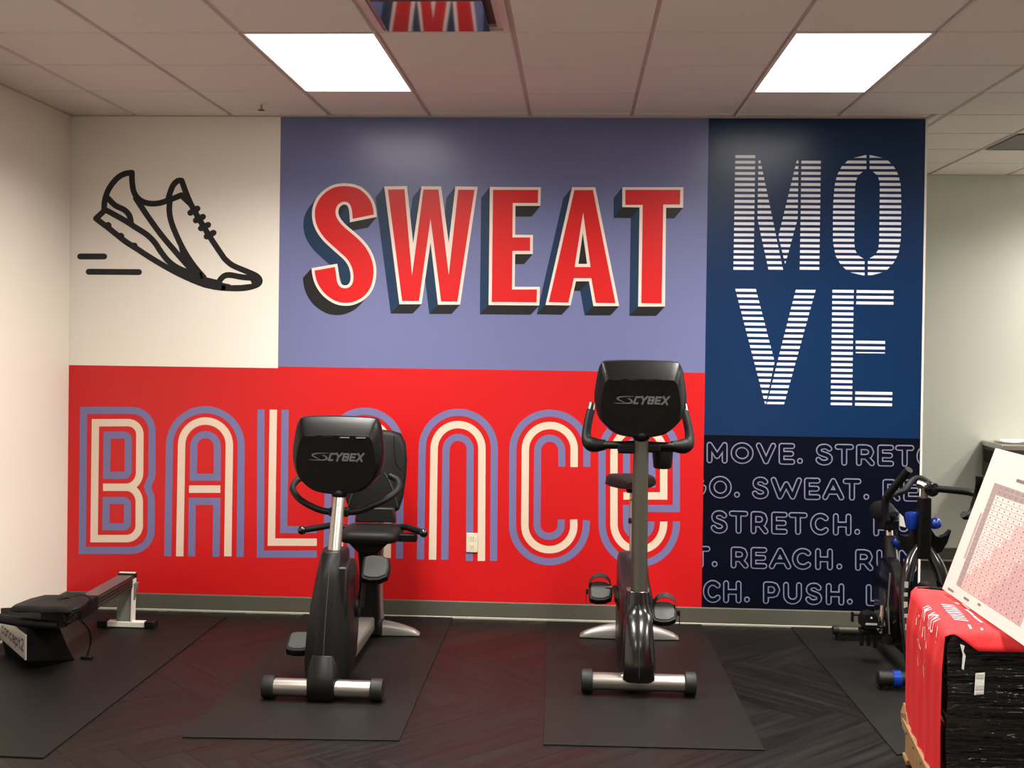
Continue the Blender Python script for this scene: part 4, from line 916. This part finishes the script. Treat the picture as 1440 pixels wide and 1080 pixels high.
# seat
obj('seat_tube', MB().tube([(XS-.004, -.50, .40), (XS-.004, -.43, .63)], .032, 14), 'charcoal_plastic', sb)
obj('seat_post', MB().tube([(XS-.004, -.44, .60), (XS-.004, -.41, .70)], .021, 14), 'chrome', sb)
obj('seat_knob', MB().ball((XS+.035, -.47, .605), (.036, .032, .034)), 'blue_plastic', sb, label='blue knob')
obj('tube_trim', MB().tube([(XS+.028, -.52, .42), (XS+.026, -.47, .56)], .006, 8), 'steel', sb)
sd_ = []
for y, hw, zt, zb in ((-.58, .022, .79, .76), (-.54, .036, .80, .735), (-.46, .044, .81, .71), (-.38, .06, .815, .69), (-.32, .068, .815, .70), (-.28, .05, .80, .74)):
    sd_.append([(XS-.02+hw*math.cos(a), y, (zt+zb)/2+(zt-zb)/2*math.copysign(abs(math.sin(a))**.7, math.sin(a))) for a in [2*PI*k/16 for k in range(16)]])
obj('saddle', MB().loft(sd_), 'vinyl_black', sb, smooth=50)
obj('saddle_clamp', MB().box((XS-.01, -.42, .70), (.09, .14, .06)), 'rubber_black', sb, bev=.01)
obj('saddle_tag', MB().prism([(XS+.03, -.50, .77), (XS+.052, -.5, .75), (XS+.066, -.5, .69), (XS+.032, -.5, .70)], (0, .004, 0)), 'sticker', sb, smooth=0, label='white tag')
# pedal
obj('crank_arm', MB().tube([(XS-.11, -.72, .30), (XS-.12, -.74, .22), (XS-.13, -.76, .16)], .013, 10), 'chrome', sb)
pq = Vector((XS-.195, -.76, .235))
pd = obj('pedal', MB().box(pq+Vector((0, 0, -.06)), (.09, .08, .022)), 'rubber_black', sb, bev=.006)
obj('toe_cage', MB().loft([[pq+Vector((x*s, y, z)) for x, z in ((-.045, -.03), (-.05, .0), (-.035, .035), (0, .045), (.035, .035), (.05, 0), (.045, -.03), (.03, -.04), (-.03, -.04))] for s, y in ((1, .03), (1, -.03), (.8, -.06))]), 'rubber_black', pd, smooth=30)
obj('cage_logo', MB().box(pq+Vector((0, -.062, -.012)), (.06, .004, .01)).ball(pq+Vector((.0, -.062, .02)), .006, 8, 6), 'sticker_grey', pd)
f = MB()
for dx in (-.042, -.005, .03): obj('strap_end', MB().box(pq+Vector((dx, -.03, -.10)), (.02, .012, .07+.02*(dx > 0))), 'rubber_black', pd, smooth=0)
f.box(pq+Vector((-.085, 0, .01)), (.012, .02, .05)).box(pq+Vector((-.06, 0, .02)), (.05, .01, .008)); obj('axle', MB().box(pq+Vector((.075, 0, -.04)), (.1, .02, .01)), 'rubber_black', pd, smooth=0)
obj('pedal_strap', f, 'rubber_black', pd, smooth=0)

# ---------------------------------------------------------------- wrapped pallet, shirt, poster
ang = math.radians(-4.5)
FLc = Vector((1.692, -2.215)); ex = Vector((math.cos(math.radians(1.5)), math.sin(math.radians(1.5)))); ey = Vector((-.122, -.9925)).normalized()
def bp(u, v, z): p = FLc+ex*u+ey*v; return Vector((p.x, p.y, z))        # u to the right, v toward the viewer
DL, DW, BT = .745, 1.0, .69
PZ = .145
pal = thing('wooden_pallet', (2.1, -2.6, 0), 'light wooden pallet under the black wrapped load', 'pallet')
for k in range(5):
    v0 = -.02+k*(DL+.04-.1)/4
    obj('deck_board', MB().prism([bp(-.035, v0, PZ-.02), bp(DW+.02, v0, PZ-.02), bp(DW+.02, v0+.1, PZ-.02), bp(-.035, v0+.1, PZ-.02)], (0, 0, .02)), 'wood', pal, bev=.002, smooth=0)
for u0 in (-.02, .48, .96):
    obj('stringer', MB().prism([bp(u0, -.02, .02), bp(u0+.04, -.02, .02), bp(u0+.04, DL+.02, .02), bp(u0, DL+.02, .02)], (0, 0, PZ-.04)), 'wood', pal, bev=.002, smooth=0)
for k in range(3):
    v0 = -.02+k*(DL+.04-.1)/2
    obj('bottom_board', MB().prism([bp(-.03, v0, 0), bp(DW+.02, v0, 0), bp(DW+.02, v0+.1, 0), bp(-.03, v0+.1, 0)], (0, 0, .02)), 'wood', pal, bev=.002, smooth=0)
obj('corner_board', MB().loft([[bp(-.036, -.03, PZ), bp(-.030, .10, PZ), bp(-.022, .10, PZ), bp(-.028, -.03, PZ)], [bp(-.040, -.03, .18), bp(-.030, .05, .20), bp(-.022, .05, .20), bp(-.032, -.03, .18)], [bp(-.030, -.02, .225), bp(-.028, -.005, .225), bp(-.022, -.005, .225), bp(-.024, -.02, .225)]]), 'kraft', pal, smooth=0)
obj('edge_board', MB().prism([bp(-.037, -.03, PZ+.0005), bp(-.037, DL, PZ+.0005), bp(-.022, DL, PZ+.0005), bp(-.022, -.03, PZ+.0005)], (0, 0, .022)), 'kraft', pal, smooth=0)
bx = thing('wrapped_load', (2.1, -2.6, PZ), 'box-shaped load tightly wrapped in shiny black plastic film on the pallet', 'package')
mb = MB(); NU, NV = 14, 10
def wob(u, v, z): return .006*math.sin(23*z+5*u+3*v)+.004*math.sin(57*z+11*u-7*v)
rings = []
per = [(i/NU, 0) for i in range(NU)]+[(1, i/NV) for i in range(NV)]+[(1-i/NU, 1) for i in range(NU)]+[(0, 1-i/NV) for i in range(NV)]
for k in range(19):
    t_ = k/18; z = PZ+.001+(BT-PZ-.001)*t_; sh_ = (.012 if k == 18 else 0)
    rings.append([bp((a*(1-2*sh_)+sh_)*DW+(wob(a, b, z) if a in (0, 1) else 0)*(1 if a == 1 else .3), (b*(1-2*sh_)+sh_)*DL+(wob(a, b, z) if b in (0, 1) else 0)*.6, z) for a, b in per])
mb.loft(rings)
obj('film', mb, 'wrap_black', bx, smooth=30)
obj('film_fold', MB().loft([[bp(u, v, BT+z) for u, v, z in ((.005, .0, .0), (.20, -.005, .0), (.19, .05, .002), (.0, .045, .002))], [bp(u, v, BT+z) for u, v, z in ((.012, .002, .02), (.17, .0, .026), (.165, .035, .018), (.01, .03, .014))]]), 'wrap_black', bx, bev=.006)
def fp(u, z, d=.009): return bp(u, DL+d, z)
obj('label_sticker', MB().prism([fp(.095, .565), fp(.127, .568), fp(.124, .492), fp(.092, .489)], ey.to_3d()*.001), 'sticker', bx, smooth=0, label='white barcode label')
f = MB()
for k, (a, b) in enumerate(((.562, .548), (.524, .508), (.500, .493))): f.prism([fp(.097, a, .0105), fp(.124, a, .0105), fp(.123, b, .0105), fp(.096, b, .0105)], ey.to_3d()*.0005)
obj('barcode', f, 'sticker_grey', bx, smooth=0)
f = MB().prism([fp(.040, .665, .0095), fp(.056, .66, .0095), fp(.052, .64, .0095), fp(.060, .625, .0095), fp(.054, .575, .0095), fp(.047, .58, .0095), fp(.05, .63, .0095)], ey.to_3d()*.0006)
obj('tape_scrap', f, 'sticker', bx, smooth=0)

# red shirt draped over the top and the left side
def hsh(a, b): return math.sin(a*12.9898+b*78.233)*43758.5453 % 1
def noise2(x, y):
    xi, yi = math.floor(x), math.floor(y); fx, fy = x-xi, y-yi; fx = fx*fx*(3-2*fx); fy = fy*fy*(3-2*fy)
    return (hsh(xi, yi)*(1-fx)+hsh(xi+1, yi)*fx)*(1-fy)+(hsh(xi, yi+1)*(1-fx)+hsh(xi+1, yi+1)*fx)*fy
INN, HANG = .27, .555
def shirt(a, b, lift=0):
    """a: 0 far .. 1 near; b: 0 inner edge on top .. 1 hem at the bottom of the side"""
    s = b*(INN+HANG); r = .02; v = -.004+a*(DL+.002)
    e = .0065+lift
    if s < INN:
        u = INN-s; k = max(0, min(1, (u-.03)/.07)); v = -.004+a*(DL+.002+.045*k)
        over = max(0, v-DL+.004); w_ = min(1, s/.05)
        z = BT+e+.010*noise2(a*7, s*14)*w_*(1-min(1, over/.01))
        if a < .12: z += .010*(1-a/.12)
        z -= over*1.1
        v -= over*.45
        q_ = max(0, 1-u/r) if u < r else 0
        return bp(u-.004*q_, v, z-q_*q_*.006)
    d = s-INN; z = BT+.003-d; fold = .006*math.sin(a*30+1.2*math.sin(d*5))+.005*noise2(a*16, d*2.5)
    amp = min(1, d/.12)
    vv = v+.012*math.sin(d*9)*(1 if a > .5 else -1)*abs(a-.5)
    return bp(-.009-lift-max(0, fold*amp)-.010*amp-.004*noise2(a*9, d*6), vv, z)
sh_o = thing('red_tshirt', (1.65, -2.6, BT), 'red t-shirt with white print draped over the corner of the black load', 'shirt')
NA, NB = 44, 54
V = [shirt(i/NA, j/NB) for i in range(NA+1) for j in range(NB+1)]
mb = MB().add(V, [(i*(NB+1)+j, i*(NB+1)+j+1, (i+1)*(NB+1)+j+1, (i+1)*(NB+1)+j) for i in range(NA) for j in range(NB)])
o = obj('cloth', mb, 'shirt_red', sh_o, smooth=180)
sm = o.modifiers.new('solidify', 'SOLIDIFY'); sm.thickness = .002; sm.offset = -1
f = MB(); tot = INN+HANG; cnt = [0]
def mark(P, w_):        # P in (distance toward the viewer along the edge, distance s over the fold)
    for (a0, s0), (a1, s1) in zip(P, P[1:]):
        l = math.hypot(a1-a0, s1-s0) or 1; n = max(1, int(l/.012)); da, ds = -(s1-s0)/l*w_/2, (a1-a0)/l*w_/2
        for k in range(n):
            p = [(a0+(a1-a0)*t_, s0+(s1-s0)*t_) for t_ in (k/n, (k+1)/n)]; cnt[0] += 1; lf = .0022+(cnt[0] % 7)*4e-5
            f.add([shirt((p[i][0]+sg*da)/DL, (p[i][1]+sg*ds)/tot, lf) for i, sg in ((0, 1), (1, 1), (1, -1), (0, -1))], [(0, 1, 2, 3)])
def word(txt, a, s, h, wd, lw):
    G_ = {'I': [[(.5, 0), (.5, 1)]], 'N': [[(0, 1), (0, 0), (1, 1), (1, 0)]], 'Y': [[(0, 0), (.5, .5), (1, 0)], [(.5, .5), (.5, 1)]], 'O': [[(0, .15), (.2, 0), (.8, 0), (1, .15), (1, .85), (.8, 1), (.2, 1), (0, .85), (0, .15)]], 'U': [[(0, 0), (0, .85), (.2, 1), (.8, 1), (1, .85), (1, 0)]], '!': [[(.5, 0), (.5, .65)], [(.5, .9), (.5, 1)]]}
    for i, c in enumerate(txt):
        if c == ' ': continue
        for g in G_[c]: mark([(a+(i+u*.7)*wd, s+v*h) for u, v in g], lw)
word('IN YOU', .30, INN-.012, .052, .042, .007)
word('!', .60, INN+.0, .06, .05, .016)
for k in range(9): mark([(.30+k*.030, INN-.105), (.315+k*.030, INN-.055)], .012)
for P in ([(.24, INN-.12), (.27, INN-.13)], [(.26, INN-.145), (.36, INN-.15)], [(.36, INN-.135), (.46, INN-.14)], [(.47, INN-.14), (.56, INN-.15)], [(.60, INN-.095), (.66, INN-.09)], [(.64, INN-.13), (.67, INN-.125)],
          [(.22, INN+.06), (.22, INN+.09)], [(.24, INN+.05), (.26, INN+.045)], [(.30, INN+.05), (.31, INN+.09)], [(.37, INN+.06), (.37, INN+.10)], [(.39, INN+.055), (.42, INN+.10)], [(.48, INN+.09), (.50, INN+.11)], [(.26, INN+.14), (.29, INN+.13)], [(.32, INN+.13), (.36, INN+.15)], [(.28, INN+.17), (.33, INN+.22)], [(.40, INN+.2), (.42, INN+.24)], [(.46, INN+.16), (.48, INN+.17)], [(.43, INN+.20), (.46, INN+.25)]):
    mark(P, .008)
obj('print', f, 'shirt_print', sh_o, smooth=0, fix=False, label='white slogan print', kind='stuff')

# poster board with a printed table, leaning on the load
P1 = onz(1325, 828, BT+.028); P2 = onz(1440, 908, BT+.028)
du = (P2-P1); du.z = 0; du.normalize()
d0 = ray(1400, 630); tt = (du.dot(P1-CAM))/du.dot(d0); T1 = CAM+d0*tt
dv = T1-P1; PHt = dv.length; dv.normalize(); dn = du.cross(dv); dn = -dn if dn.dot(CAM-P1) < 0 else dn
def inv(px, py):
    d = ray(px, py); t_ = dn.dot(P1-CAM)/dn.dot(d); p = CAM+d*t_-P1
    return p.dot(du), p.dot(dv)
def po(u, v, d=0): return P1+du*u+dv*v+dn*d
PWd = PHt*1.5; pass
pt = thing('poster_board', (P1.x, P1.y, P1.z), 'white poster board with a pale printed table, leaning on the wrapped load', 'poster')
obj('board', MB().prism([po(0, 0), po(PWd, 0), po(PWd, PHt), po(0, PHt)], dn*-.005), 'paper', pt, smooth=0)
foot = po(PWd*.45, PHt*.62)-dn*.006; back = foot-dn*.20; back.z = BT+.004; bw = du*.05
obj('back_strut', MB().prism([foot-bw, foot+bw, Vector((foot.x, foot.y, 0))*0+back+bw*1.4, back-bw*1.4], du.cross(back-foot).normalized()*.003), 'paper', pt, smooth=0)
corner = [inv(1402, 680), inv(1342, 820), inv(1428, 872)]
u0 = corner[0][0]*.5+corner[1][0]*.5; vt = corner[0][1]; vb = corner[1][1]; u1 = corner[2][0]
NC, NR = 11, 21; cwu = (u1-u0)/NC*1.0; rh = (vt-vb)/NR
pl = {k: MB() for k in ('print_grey', 'print_pink', 'print_rose', 'print_mauve', 'print_line', 'print_dot')}
def cellq(m, a, b, c, d, lift): pl[m].add([po(a, c, lift), po(b, c, lift), po(b, d, lift), po(a, d, lift)], [(0, 1, 2, 3)])
NC2 = int((PWd-.05-u0)/cwu)
for r in range(NR):
    for c in range(NC2):
        a, d = u0+c*cwu, vt-r*rh; x = c+r*.42
        m = 'print_grey' if r < 2 and c > 0 or c == 0 else ('print_pink' if 5.5 < x < 8.5 else 'print_rose' if 8.5 <= x < 13 else 'print_mauve' if x >= 13 else None)
        if m: cellq(m, a, a+cwu*.96, d-rh*.92, d, .0006)
        if c > 0: cellq('print_dot', a+cwu*.42, a+cwu*.58, d-rh*.62, d-rh*.38, .0012)
for r in range(NR+1): cellq('print_line', u0, u0+NC2*cwu, vt-r*rh-.0008, vt-r*rh+.0008, .0009)
for a, b, c in ((.06, .13, vb-.035), (.25, .31, vb-.03), (.40, .43, vb-.02)): cellq('print_dot', a, b, c, c+.008, .001)
for k in range(3): cellq('print_line', u0-.012-.008*k, u0-.009-.008*k, vb+(vt-vb)*.25, vt-(vt-vb)*.3, .001)
cellq('print_dot', u0+.20, u0+.30, vt+.03, vt+.042, .001)
for k, m in pl.items():
    obj('printed_table' if k != 'print_dot' else 'printed_figures', m, k, pt, smooth=0, fix=False, kind='stuff')

# ---------------------------------------------------------------- drinking fountain on the far wall
df = thing('drinking_fountain', (3.75, 2.1, .4), 'stainless drinking fountain mounted on the grey passage wall', 'fountain')
xa, xb, ya, yb, zt = 3.50, 3.98, 1.88, YF-.001, .965
obj('cabinet', MB().loft([[(xa+.01, ya+.06, .40), (xb-.01, ya+.06, .40), (xb-.01, yb, .40), (xa+.01, yb, .40)], [(xa+.01, ya+.01, .92), (xb-.01, ya+.01, .92), (xb-.01, yb, .92), (xa+.01, yb, .92)]]), 'fountain_dark', df, bev=.006, smooth=0)
oval = rr(.2, .16, .15, 6)
basin = MB().loft([[(xa, ya, z), (xb, ya, z), (xb, yb, z), (xa, yb, z)] for z in (.92, zt)])
b_ = obj('basin', basin, 'stainless', df, bev=.008, smooth=0)
obj('bowl_rim', MB().loft([[((xa+xb)/2+x*s, (ya+yb)/2-.01+y*s, z) for x, y in oval] for s, z in ((1.06, zt-.002), (1.06, zt+.012), (1.0, zt+.014), (.95, zt+.004), (.5, zt+.002))]), 'stainless', df, smooth=40)
obj('side_grille', MB().span((xa+.004, ya+.06, .80), (xa+.011, yb-.06, .90)), 'slot_black', df)
obj('drain', MB().lathe(((xa+xb)/2, (ya+yb)/2-.01, zt+.001), (0, 0, 1), [(0, .025), (.003, .022)], 16), 'slot_black', df)
